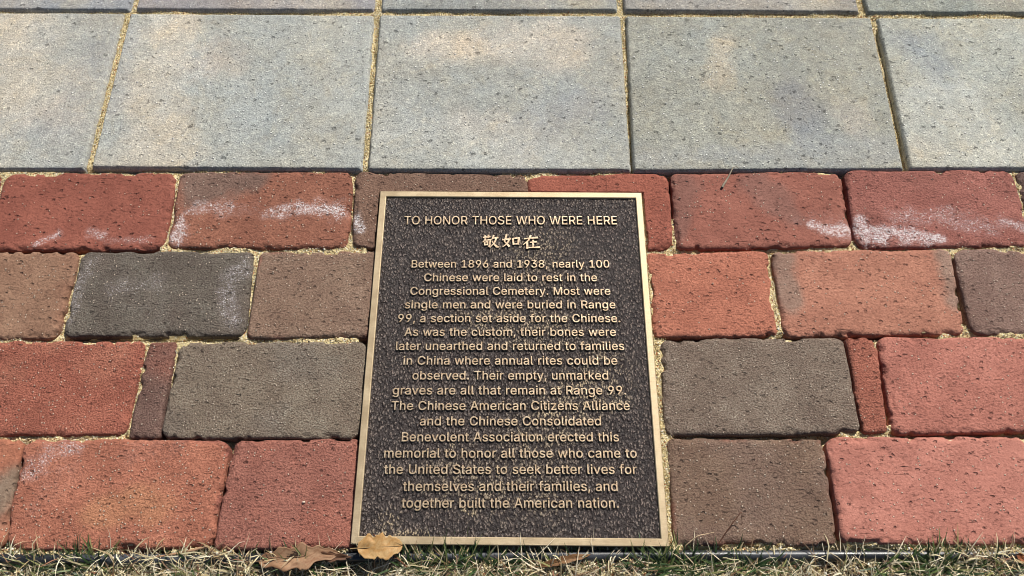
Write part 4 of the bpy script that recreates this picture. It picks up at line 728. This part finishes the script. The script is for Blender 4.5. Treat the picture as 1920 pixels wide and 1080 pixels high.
def text_line(text, left, right, cap):
    # overlapping strokes of one letter (t, f, A ...) go to separate curves, a hair apart in height
    cus = []
    for k in range(3):
        cu = bpy.data.curves.new('text_line', 'CURVE'); cu.dimensions = '2D'; cu.fill_mode = 'BOTH'; cu.resolution_u = 3; cus.append(cu)
    x = 0; lo = 1e9; hi = -1e9
    for ch in text:
        adv, loops = GLYPHS[ch]; k = -1
        for lp in loops:
            P = np.array(lp.split(), float).reshape(-1, 3, 2) / 1000
            px, py = P[:, 1, 0], P[:, 1, 1]
            hole = np.sum(px * np.roll(py, -1) - np.roll(px, -1) * py) > 0
            if not hole: k += 1
            P[..., 0] += x
            lo = min(lo, P[:, 1, 0].min()); hi = max(hi, P[:, 1, 0].max())
            sp = cus[0 if hole else k].splines.new('BEZIER'); sp.bezier_points.add(len(P) - 1); sp.use_cyclic_u = True
            for bp, p in zip(sp.bezier_points, P):
                bp.handle_left = (*p[0], 0); bp.co = (*p[1], 0); bp.handle_right = (*p[2], 0)
        x += adv / 1000 + (.012 if ch != ' ' else 0.04)
    k = cap / CAP; kx = math.hypot(right[0] - left[0], right[1] - left[1]) / (hi - lo)
    sl = (right[1] - left[1]) / (right[0] - left[0])
    bm = bmesh.new()
    for i, cu in enumerate(cus):
        if len(cu.splines):
            cu.extrude = .0010 / k; cu.bevel_depth = .00034 / k; cu.bevel_resolution = 0; cu.offset = -.003
            o = bpy.data.objects.new('outline', cu); COL.objects.link(o)
            dg = bpy.context.evaluated_depsgraph_get(); dg.update()
            me = bpy.data.meshes.new_from_object(o.evaluated_get(dg))
            co = np.empty(len(me.vertices) * 3, np.float32); me.vertices.foreach_get('co', co); co = co.reshape(-1, 3)
            xx = (co[:, 0] - lo) * kx; y = co[:, 1] * k; z = (co[:, 2] - co[:, 2].max()) * k
            P = np.stack([left[0] + xx - PT[0], left[1] + y + sl * xx - PT[1], ZT - .0001 + z - .00004 * i], -1)
            me.vertices.foreach_set('co', P.astype(np.float32).ravel())
            bm.from_mesh(me); bpy.data.objects.remove(o); bpy.data.meshes.remove(me)
        bpy.data.curves.remove(cu)
    me = bpy.data.meshes.new('text_line'); bm.to_mesh(me); bm.free()
    me.materials.append(M['letter'])
    return obj('text_line', me, plaque)
CB = abs(-0.11235 - -0.10307)
CH = abs(0.17186 - 0.18274)
LINES = [
 ('TO HONOR THOSE WHO WERE HERE', (-0.1236, 0.17186), (0.12025, 0.17186), CH),
 ('Between 1896 and 1938, nearly 100', (-0.11215, 0.11673), (0.10858, 0.11673), CB),
 ('Chinese were laid to rest in the', (-0.09739, 0.09994), (0.09414, 0.09994), CB),
 ('Congressional Cemetery. Most were', (-0.11185, 0.08342), (0.10804, 0.08342), CB),
 ('single men and were buried in Range', (-0.11679, 0.06715), (0.11272, 0.06715), CB),
 ('99, a section set aside for the Chinese.', (-0.12337, 0.05095), (0.11703, 0.05095), CB),
 ('As was the custom, their bones were', (-0.11556, 0.03506), (0.11155, 0.03506), CB),
 ('later unearthed and returned to families', (-0.12373, 0.01894), (0.11947, 0.01894), CB),
 ('in China where annual rites could be', (-0.11484, 0.00247), (0.11118, 0.00247), CB),
 ('observed. Their empty, unmarked', (-0.10441, -0.01403), (0.10078, -0.01403), CB),
 ('graves are all that remain at Range 99.', (-0.12404, -0.03026), (0.11851, -0.03026), CB),
 ('The Chinese American Citizens Alliance', (-0.12438, -0.04679), (0.12136, -0.04679), CB),
 ('and the Chinese Consolidated', (-0.09421, -0.06305), (0.09095, -0.06305), CB),
 ('Benevolent Association erected this', (-0.11177, -0.07958), (0.10826, -0.07958), CB),
 ('memorial to honor all those who came to', (-0.12848, -0.09611), (0.12527, -0.09611), CB),
 ('the United States to seek better lives for', (-0.12765, -0.11235), (0.1242, -0.11235), CB),
 ('themselves and their families, and', (-0.10785, -0.1291), (0.10417, -0.1291), CB),
 ('together built the American nation.', (-0.10822, -0.1453), (0.10431, -0.1453), CB),
]
for s, l_, r_, cap in LINES: text_line(s, l_, r_, cap)

# the three brushed characters
def brush(name, strokes, x0, y0, w, h):
    V = []; F = []
    for si, st in enumerate(strokes):
        pts = np.array([p[:2] for p in st], float); wd = np.array([p[2] for p in st], float)
        # resample
        P = [pts[0]]; W = [wd[0]]
        for i in range(len(pts) - 1):
            for f in (.34, .67, 1.): P.append(pts[i] * (1 - f) + pts[i + 1] * f); W.append(wd[i] * (1 - f) + wd[i + 1] * f)
        P = np.array(P) * [w, h]; W = np.array(W) * w
        T = np.gradient(P, axis=0); T /= np.linalg.norm(T, axis=1)[:, None]; N = np.stack([-T[:, 1], T[:, 0]], -1)
        zt = ZT - .0001 - si * 2.5e-5
        b = len(V)
        for i in range(len(P)):
            for sgn, z, ex in ((1, ZF - .0008, .0004), (1, zt - .0002, .0002), (1, zt, 0), (-1, zt, 0), (-1, zt - .0002, .0002), (-1, ZF - .0008, .0004)):
                p = P[i] + N[i] * sgn * (W[i] / 2 + ex)
                V.append((x0 + p[0], y0 + p[1], z))
        for i in range(len(P) - 1):
            for k in range(5): F.append((b + 6 * i + k, b + 6 * i + k + 1, b + 6 * i + 7 + k, b + 6 * i + 6 + k))
        F.append(tuple(b + k for k in range(6))); F.append(tuple(b + 6 * (len(P) - 1) + k for k in range(5, -1, -1)))
    me = bpy.data.meshes.new(name); me.from_pydata([tuple(np.array(v) - np.array(PT)) for v in V], [], F)
    bm = bmesh.new(); bm.from_mesh(me); bmesh.ops.recalc_face_normals(bm, faces=bm.faces); bm.to_mesh(me); bm.free()
    me.materials.append(M['letter'])
    return obj(name, me, plaque)
JING = [[(.04,.80,.07),(.50,.86,.10)], [(.17,.97,.09),(.16,.72,.06)], [(.38,1.0,.10),(.34,.74,.06)], [(.20,.72,.10),(.13,.56,.07),(.02,.44,.03)],
        [(.15,.58,.06),(.48,.63,.10),(.47,.38,.09),(.43,.12,.10),(.34,.17,.03)], [(.14,.47,.08),(.16,.20,.07)], [(.14,.45,.06),(.33,.48,.09),(.31,.22,.07)],
        [(.15,.25,.06),(.32,.27,.07)], [(.70,.98,.11),(.63,.76,.08),(.53,.60,.03)], [(.60,.74,.07),(.98,.80,.11)], [(.86,.76,.10),(.74,.40,.08),(.46,.04,.03)],
        [(.58,.55,.05),(.74,.28,.09),(.88,.12,.15),(1.03,.08,.04)]]
RU = [[(.25,.98,.11),(.13,.46,.07),(.28,.26,.09),(.42,.06,.12)], [(.43,.68,.11),(.28,.30,.08),(.02,.04,.03)], [(.0,.57,.07),(.50,.67,.10)],
      [(.60,.70,.10),(.64,.20,.09)], [(.60,.68,.07),(.95,.73,.12),(.89,.22,.09)], [(.63,.27,.07),(.90,.29,.08)]]
ZAI = [[(.10,.73,.07),(.45,.78,.07),(.94,.83,.12)], [(.50,1.0,.12),(.36,.62,.09),(.02,.28,.03)], [(.28,.50,.10),(.28,.0,.12)], [(.45,.47,.06),(.86,.52,.10)],
       [(.64,.66,.10),(.63,.12,.08)], [(.34,.08,.06),(.70,.10,.07),(1.04,.12,.13)]]
for nm, st, (u0, u1) in (('character', JING, ((-0.0337, 0.1412), (-0.0150, 0.1412))), ('character', RU, ((-0.0111, 0.1419), (0.0090, 0.1419))), ('character', ZAI, ((0.0120, 0.1405), (0.0307, 0.1405)))):
    brush(nm, st, u0[0], u0[1], u1[0] - u0[0], .0172)

# ------------------------------------------------------------------ black edging strip along the front of the bricks
def tube(pts, rad, seg=8, flat=1.):
    P = np.array(pts, float); T = np.gradient(P, axis=0); T /= np.linalg.norm(T, axis=1)[:, None]
    up = np.array([0, 0, 1.]); A = np.cross(T, up); A /= np.maximum(np.linalg.norm(A, axis=1), 1e-6)[:, None]; B = np.cross(A, T)
    rad = np.broadcast_to(rad, len(P))
    th = np.linspace(0, 2 * np.pi, seg, endpoint=False)
    V = P[:, None] + rad[:, None, None] * (np.cos(th)[None, :, None] * A[:, None] + flat * np.sin(th)[None, :, None] * B[:, None])
    n = len(P)
    i = np.arange(n * seg).reshape(n, seg)
    F = np.stack([i[:-1], np.roll(i, -1, 1)[:-1], np.roll(i, -1, 1)[1:], i[1:]], -1).reshape(-1, 4)
    return V.reshape(-1, 3), F
xs = np.linspace(-1.1, 1.1, 160)
yy = YB - .0052 + .0007 * np.sin(xs * 7 + .6) + .0022 * sstep(.15, .6, xs) - .0022 * sstep(-.1, -.4, xs)
zz = -.0085 + .0012 * np.sin(xs * 9)
Vt, Ft = tube(np.stack([xs, yy, zz], -1), .0050, 12, 1.1)
edging = obj('edging_strip', mesh_np('edging_strip', centred(Vt, (0, YB - .0052, -.01)), Ft, mat=M['plastic']), loc=(0, YB - .0052, -.01),
    label='black plastic edging strip running between the bricks and the grass', category='edging')

# ------------------------------------------------------------------ turf: straw, green blades, crumbs of sand
def gz(x, y): return -.016 + fbm(x, y, .02, 3, 4) * .006 + fbm(x, y, .12, 9, 2) * .004

def blades(n, x, y, z, length, width, az, el0, el1, col, seg=4, kink=0., seed=1):
    r = np.random.default_rng(seed)
    P = np.zeros((n, seg + 1, 3)); P[:, 0] = np.stack([x, y, z], -1)
    a = az.copy()
    for k in range(seg):
        t = (k + .5) / seg; el = el0 * (1 - t) + el1 * t
        a = a + r.normal(0, kink, n)
        st = length / seg
        P[:, k + 1] = P[:, k] + np.stack([np.cos(el) * np.cos(a) * st, np.cos(el) * np.sin(a) * st, np.sin(el) * st], -1)
    D = P[:, -1] - P[:, 0]; S_ = np.stack([-D[:, 1], D[:, 0], np.zeros(n)], -1)
    S_ /= np.maximum(np.linalg.norm(S_, axis=1), 1e-6)[:, None]
    tilt = r.uniform(-.6, .6, n); S_[:, 2] = tilt; S_ /= np.linalg.norm(S_, axis=1)[:, None]
    prof = np.array([.8, 1., .9, .65, .08]) if seg == 4 else np.array([1, 1, .9, .5])[:seg + 1]
    W = width[:, None] * prof[None]
    L = P + S_[:, None] * W[..., None] / 2; R = P - S_[:, None] * W[..., None] / 2
    V = np.stack([L, R], 2).reshape(-1, 3)
    m = 2 * (seg + 1)
    f = np.array([[2 * k, 2 * k + 1, 2 * k + 3, 2 * k + 2] for k in range(seg)])
    F = (f[None] + m * np.arange(n)[:, None, None]).reshape(-1, 4)
    return V, F, np.repeat(col, m, 0)

def pal(n, cols, r, j=.2):
    c = np.array(cols, float); w = c[:, 3] / c[:, 3].sum()
    return c[r.choice(len(c), n, p=w), :3] * r.uniform(1 - j, 1 + j, (n, 1))

def turf():
    r = np.random.default_rng(11)
    y1 = YB - .0095
    # matted straw
    n = 24000
    x = r.uniform(-.62, .62, n); y = y1 + .006 - np.abs(r.uniform(0, .10, n)) 
    dens = fbm(x, y, .07, 401, 3); k = (dens > -.25) | (r.uniform(0, 1, n) < .35); x, y = x[k], y[k]; n = len(x)
    near = sstep(.045, .02, np.abs(x + .175)) * (r.uniform(0, 1, n) < .75); k = near < .5; x, y = x[k], y[k]; n = len(x)
    over = y > y1 - .001; k = ~over | (r.uniform(0, 1, n) < (.22 + .5 * (fbm(x, y, .05, 407, 2) > .15)) * np.where((x > -.19) & (x < .36), .22, 1.)); x, y, over = x[k], y[k], over[k]; n = len(x)
    xf = r.uniform(-.95, .95, 30000); yf = r.uniform(y1 - .30, y1 - .09, 30000)      # the lawn goes on behind the viewer's feet
    x = np.append(x, xf); y = np.append(y, yf); over = np.append(over, np.zeros(30000, bool)); n = len(x)
    V, F, C = blades(n, x, y, np.where(over, -.0035, gz(x, y)) + r.uniform(.0, .006, n), r.uniform(.006, .028, n), r.uniform(.0005, .0014, n), r.uniform(0, 6.28, n),
                     r.uniform(-.1, .7, n), r.uniform(-.7, .2, n), pal(n, [(.62, .54, .33, 4), (.72, .66, .48, 3), (.40, .30, .16, 3), (.16, .10, .06, 2.5), (.30, .15, .09, .6)], r), kink=.25, seed=12)
    obj('straw_thatch', mesh_np('straw_thatch', V, F, dict(tint=C), mat=M['straw']), kind='stuff')
    # green and yellowing blades in tufts
    tu = [(-0.4184, -0.1935, 0.018, 144, 0.034), (-0.4644, -0.1954, 0.02, 81, 0.03), (-0.2067, -0.1925, 0.014, 63, 0.03), (-0.1660, -0.1851, 0.008, 21, 0.03), (-0.0827, -0.1925, 0.016, 135, 0.034), (-0.0568, -0.1935, 0.016, 108, 0.036), (-0.0103, -0.1954, 0.02, 81, 0.028), (0.0876, -0.1974, 0.03, 72, 0.026), (0.1447, -0.1925, 0.012, 54, 0.034), (0.1702, -0.1964, 0.02, 126, 0.03), (0.2267, -0.1984, 0.02, 108, 0.03), (0.4132, -0.1935, 0.012, 99, 0.038), (0.3814, -0.1974, 0.03, 108, 0.03), (0.4744, -0.1964, 0.02, 72, 0.03), (-0.2730, -0.1984, 0.03, 81, 0.026), (-0.3299, -0.1974, 0.02, 54, 0.026)]
    X = []; Y = []; L = []
    for (cx, cy, rad, cnt, ln) in tu:
        X.append(r.normal(cx, rad, cnt)); Y.append(r.normal(cy, rad * .5, cnt)); L.append(np.full(cnt, ln))
    m = 900; X.append(r.uniform(-.62, .62, m)); Y.append(r.uniform(y1 - .095, y1 - .014, m)); L.append(np.full(m, .020))
    m = 6000; X.append(r.uniform(-.95, .95, m)); Y.append(r.uniform(y1 - .30, y1 - .10, m)); L.append(np.full(m, .024))
    x, y, ln = map(np.concatenate, (X, Y, L)); y = np.minimum(y, y1 - .003 - r.uniform(0, .006, len(y))); n = len(x)
    az = r.normal(math.pi / 2, 1.1, n)
    V, F, C = blades(n, x, y, gz(x, y), ln * r.uniform(.5, 1.25, n), r.uniform(.0008, .0022, n), az, r.uniform(.6, 1.3, n), r.uniform(-.5, .7, n),
                     pal(n, [(.050, .095, .028, 5), (.035, .065, .022, 3), (.12, .16, .05, 3), (.30, .30, .12, 1.5), (.45, .38, .22, 1.5)], r), kink=.12, seed=13)
    obj('grass', mesh_np('grass', V, F, dict(tint=C), mat=M['grass']), kind='stuff')
    # pale dry stems arching over the edge
    n = 950
    x = r.uniform(-.6, .6, n); y = y1 - r.uniform(.0, .03, n)
    V, F, C = blades(n, x, y, gz(x, y) + .002, r.uniform(.018, .042, n), r.uniform(.0006, .0012, n), r.normal(1.57, 1.1, n), r.uniform(.4, 1.2, n), r.uniform(-.7, .4, n),
                     pal(n, [(.74, .64, .46, 4), (.60, .50, .32, 3), (.25, .15, .08, 1.5)], r), kink=.1, seed=14)
    obj('dry_grass', mesh_np('dry_grass', V, F, dict(tint=C), mat=M['straw']), kind='stuff')
    # crumbs of spilt sand
    n = 30000
    x = r.uniform(-.62, .62, n); y = y1 + .0035 - np.abs(r.normal(0, .028, n)); k = fbm(x, y, .05, 431, 3) + .35 * sstep(-.22, -.197, y) > .0
    x, y = x[k], y[k]; n = len(x); size = r.uniform(.0005, .0015, n)
    V, F, C = grains(n, x, y, gz(x, y) + r.uniform(.001, .0075, n), size, 6, SANDPAL + [(.16, .10, .07, 2)])
    obj('sand_crumbs', mesh_np('sand_crumbs', V, F, dict(tint=C), smooth=False, mat=M['grain']), kind='stuff')
    # a few lying on the edging and in the slot beneath the bricks
    n = 14000; x = r.uniform(-.6, .6, n); y = YB + .002 - r.uniform(0, .013, n); k = (fbm(x, y * 2, .06, 441, 3) > .02) & (np.abs(x) > .158) ; x = x[k]; y = y[k]; n = len(x); size = r.uniform(.0006, .0018, n)
    V, F, C = grains(n, x, y, -.0048 - .004 * sstep(.0, .012, YB - y) + r.uniform(-.003, .001, n), size, 8, SANDPAL)
    obj('spilt_sand', mesh_np('spilt_sand', V, F, dict(tint=C), smooth=False, mat=M['grain']), kind='stuff')
turf()

# ------------------------------------------------------------------ fallen leaves, twigs, pebbles
def leaf(base, tip, w, lobes, col, col2, curl, z0, z1, seed, label, fold=.3, pw=.7):
    """a thin curled leaf: blade (with thickness) and a raised midrib"""
    b = np.array([*base, z0]); t = np.array([*tip, z1]); D = t - b; b[2] += .0035; t[2] += .003; Lg = np.linalg.norm(D); ex = D / Lg
    ey = np.cross([0, 0, 1], ex); ey /= np.linalg.norm(ey); ez = np.cross(ex, ey)
    nu, nv = 40, 15
    u, v = np.meshgrid(np.linspace(0, 1, nu), np.linspace(-1, 1, nv), indexing='ij')
    prof = np.sin(np.pi * np.clip(u, 0, 1) ** .8) ** pw * (1 - lobes * .5 * (1 + np.cos(u * 2 * np.pi * 3.5 + .6 * np.sign(v) + seed))) 
    prof = np.maximum(prof, .03) * (1 + .55 * (vn(u * 11, v * 0 + np.sign(v) * 3, seed) - .5)) * (1 + .2 * (vn(u * 30, v * 0 + np.sign(v) * 5, seed + 1) - .5))
    yy_ = v * w / 2 * prof
    zz_ = fold * np.abs(yy_) + curl * Lg * np.sin(np.pi * u) + .05 * w * (vn(u * 6, v * 2.5, seed + 3) - .5) * 2
    P = b + u[..., None] * Lg * ex + yy_[..., None] * ey + zz_[..., None] * ez
    n = nu * nv
    V1 = P.reshape(-1, 3); V2 = V1 - ez * .00025
    i = np.arange(n).reshape(nu, nv)
    f = np.stack([i[:-1, :-1], i[1:, :-1], i[1:, 1:], i[:-1, 1:]], -1).reshape(-1, 4)
    lp = np.concatenate([i[0, :-1], i[:-1, -1], i[-1, :0:-1], i[:0:-1, 0]])
    sd = np.stack([lp, np.roll(lp, -1), np.roll(lp, -1) + n, lp + n], -1)
    F = np.vstack([f, f[:, ::-1] + n, sd])
    vein = sstep(.16, .0, np.abs(((u * 7 - np.abs(v) * 1.2) % 1) - .5)) * .6
    spots = sstep(.62, .8, vn(u * 13, v * 6, seed + 19)) * .9
    m = np.clip(vn(u * 5, v * 2, seed + 9) * .8 + vein + spots, 0, 1).reshape(-1, 1)
    C = lin(col) * (1 - m) + lin(col2) * m; C = np.vstack([C, C])
    root = obj('dry_leaf', None, loc=b, label=label, category='leaf')
    obj('blade', mesh_np('blade', centred(np.vstack([V1, V2]), b), F, dict(tint=C), mat=M['leaf']), root)
    uu = np.linspace(-.16, .97, 26)
    mz = curl * Lg * np.sin(np.pi * np.clip(uu, 0, 1)); 
    R = b + uu[:, None] * Lg * ex + (mz + .0002)[:, None] * ez
    Vr, Fr = tube(R, np.linspace(.0007, .0002, 26), 5)
    obj('midrib', mesh_np('midrib', centred(Vr, b), Fr, dict(tint=np.tile(lin(np.array(col) * .75), (len(Vr), 1))), mat=M['leaf']), root)
    return root
Zl = -.004
leaf((-0.2441, -0.1941), (-0.1647, -0.1872), .025, .22, (196,158,124), (160,120,90), .05, -.009, -.005, 3, 'curled brown oak leaf in the grass left of the plaque', .35)
leaf((-0.1475, -0.1838), (-0.1048, -0.1813), .0225, .05, (212,176,122), (196,150,92), .03, .0042, .0015, 7, 'golden tan dry leaf lapping over the lower left corner of the plaque', .12, .38)
leaf((0.0256, -0.1990), (0.0761, -0.1882), .0075, .10, (170,130,88), (130,92,60), .08, -.007, -.006, 12, 'narrow orange brown leaf lying in the grass below the plaque', .4)
leaf((0.4965, -0.1970), (0.4845, -0.1882), .012, .12, (176,110,66), (150,84,50), .05, -.006, -.004, 15, 'small rusty leaf at the far right end of the edging strip', .3)
leaf((-0.2054, -0.1912), (-0.1541, -0.1907), .010, .1, (120,82,58), (92,62,44), .06, -.008, -.006, 21, 'dark thin leaf between the oak leaf and the plaque corner', .4)

def stick(name, pts, rad, col, label, cat, fork=None):
    P = np.array(pts, float)
    # smooth resample
    t = np.linspace(0, len(P) - 1, 7 * (len(P) - 1) + 1); Q_ = np.stack([np.interp(t, np.arange(len(P)), P[:, k]) for k in range(3)], -1)
    for _ in range(3): Q_[1:-1] = (Q_[:-2] + 2 * Q_[1:-1] + Q_[2:]) / 4
    Q_ += np.random.default_rng(len(label)).normal(0, .00015, Q_.shape)
    R = np.interp(t, np.arange(len(P)), rad)
    V, F = tube(Q_, R, 7)
    if fork is not None:
        V2, F2 = tube(np.array(fork, float), np.linspace(rad[0] * .8, .0003, len(fork)), 6)
        F = np.vstack([F, F2 + len(V)]); V = np.vstack([V, V2])
    c = P[0]
    C = lin(col) * (.8 + .5 * vn(V[:, 0] / .003, V[:, 1] / .003, 5))[:, None]
    return obj(name, mesh_np(name, centred(V, c), F, dict(tint=C), mat=M['wood']), loc=c, label=label, category=cat)
def p3(p, z): return (p[0], p[1], z)
stick('twig', [p3((-0.3567, -0.1916), -.004), p3((-0.3226, -0.1877), -.003), p3((-0.2930, -0.1808), -.0005)], [.0006, .0012, .0015], (176,140,108),
      'slender tan twig lying along the front of the bricks', 'twig', fork=[p3((-0.2930, -0.1808), -.0005), p3((-0.2883, -0.1847), -.003), p3((-0.2831, -0.1916), -.006)])
stick('dead_stem', [p3((0.2612, 0.2477), .0052), p3((0.2547, 0.2351), .0030), p3((0.2465, 0.2233), .0016)], [.0007, .0010, .0016], (150,138,120),
      'short grey withered stem lying across the joint between slab and red brick', 'stem', fork=[p3((0.2612, 0.2477), .0052), p3((0.2652, 0.2492), .0056), p3((0.2687, 0.2470), .0052)])
stick('grass_stalk', [p3((-0.1334, -0.1704), .0050), p3((-0.1190, -0.1847), .0050), p3((-0.1008, -0.1994), -.004)], [.0004, .0007, .0008], (120,76,54),
      'reddish dry stalk resting over the golden leaf', 'stalk')
stick('bent_straw', [p3((0.1981, -0.1793), .0022), p3((0.2119, -0.1614), .0085), p3((0.2222, -0.1497), .013), p3((0.2228, -0.1614), .004)], [.0006, .0005, .0004, .0003], (96,62,46),
      'dark bent straw leaning over the grey brown brick right of the plaque', 'straw')
stick('curved_straw', [p3((0.1671, -0.1808), -.002), p3((0.1782, -0.1719), .006), p3((0.1940, -0.1694), .009)], [.0005, .0005, .0003], (214,186,150),
      'pale curved straw arching over the brick beside the lower right plaque corner', 'straw')
def pebble(p, z, s, col, label):
    V, F = [], []
    t = (1 + 5 ** .5) / 2
    bv = np.array([(-1,t,0),(1,t,0),(-1,-t,0),(1,-t,0),(0,-1,t),(0,1,t),(0,-1,-t),(0,1,-t),(t,0,-1),(t,0,1),(-t,0,-1),(-t,0,1)], float) / 1.9
    bf = np.array([(0,11,5),(0,5,1),(0,1,7),(0,7,10),(0,10,11),(1,5,9),(5,11,4),(11,10,2),(10,7,6),(7,1,8),(3,9,4),(3,4,2),(3,2,6),(3,6,8),(3,8,9),(4,9,5),(2,4,11),(6,2,10),(8,6,7),(9,8,1)])
    r = np.random.default_rng(len(label))
    V = bv * r.uniform(.8, 1.2, (12, 1)) * np.array([1.2, .9, .7]) * s
    obj('pebble', mesh_np('pebble', V, bf, dict(tint=np.tile(lin(col), (12, 1))), mat=M['grain']), loc=(p[0], p[1], z), label=label, category='pebble')
pebble((-0.2050, -0.1395), .0012, .0016, (222,196,176), 'tiny pale pebble on the red brick left of the plaque')
pebble((-0.4033, -0.1887), -.007, .0032, (206,192,170), 'pale flat chip beside the lower left brick')
pebble((-0.2333, -0.1857), -.006, .0022, (220,206,196), 'white pebble in front of the joint left of the plaque')
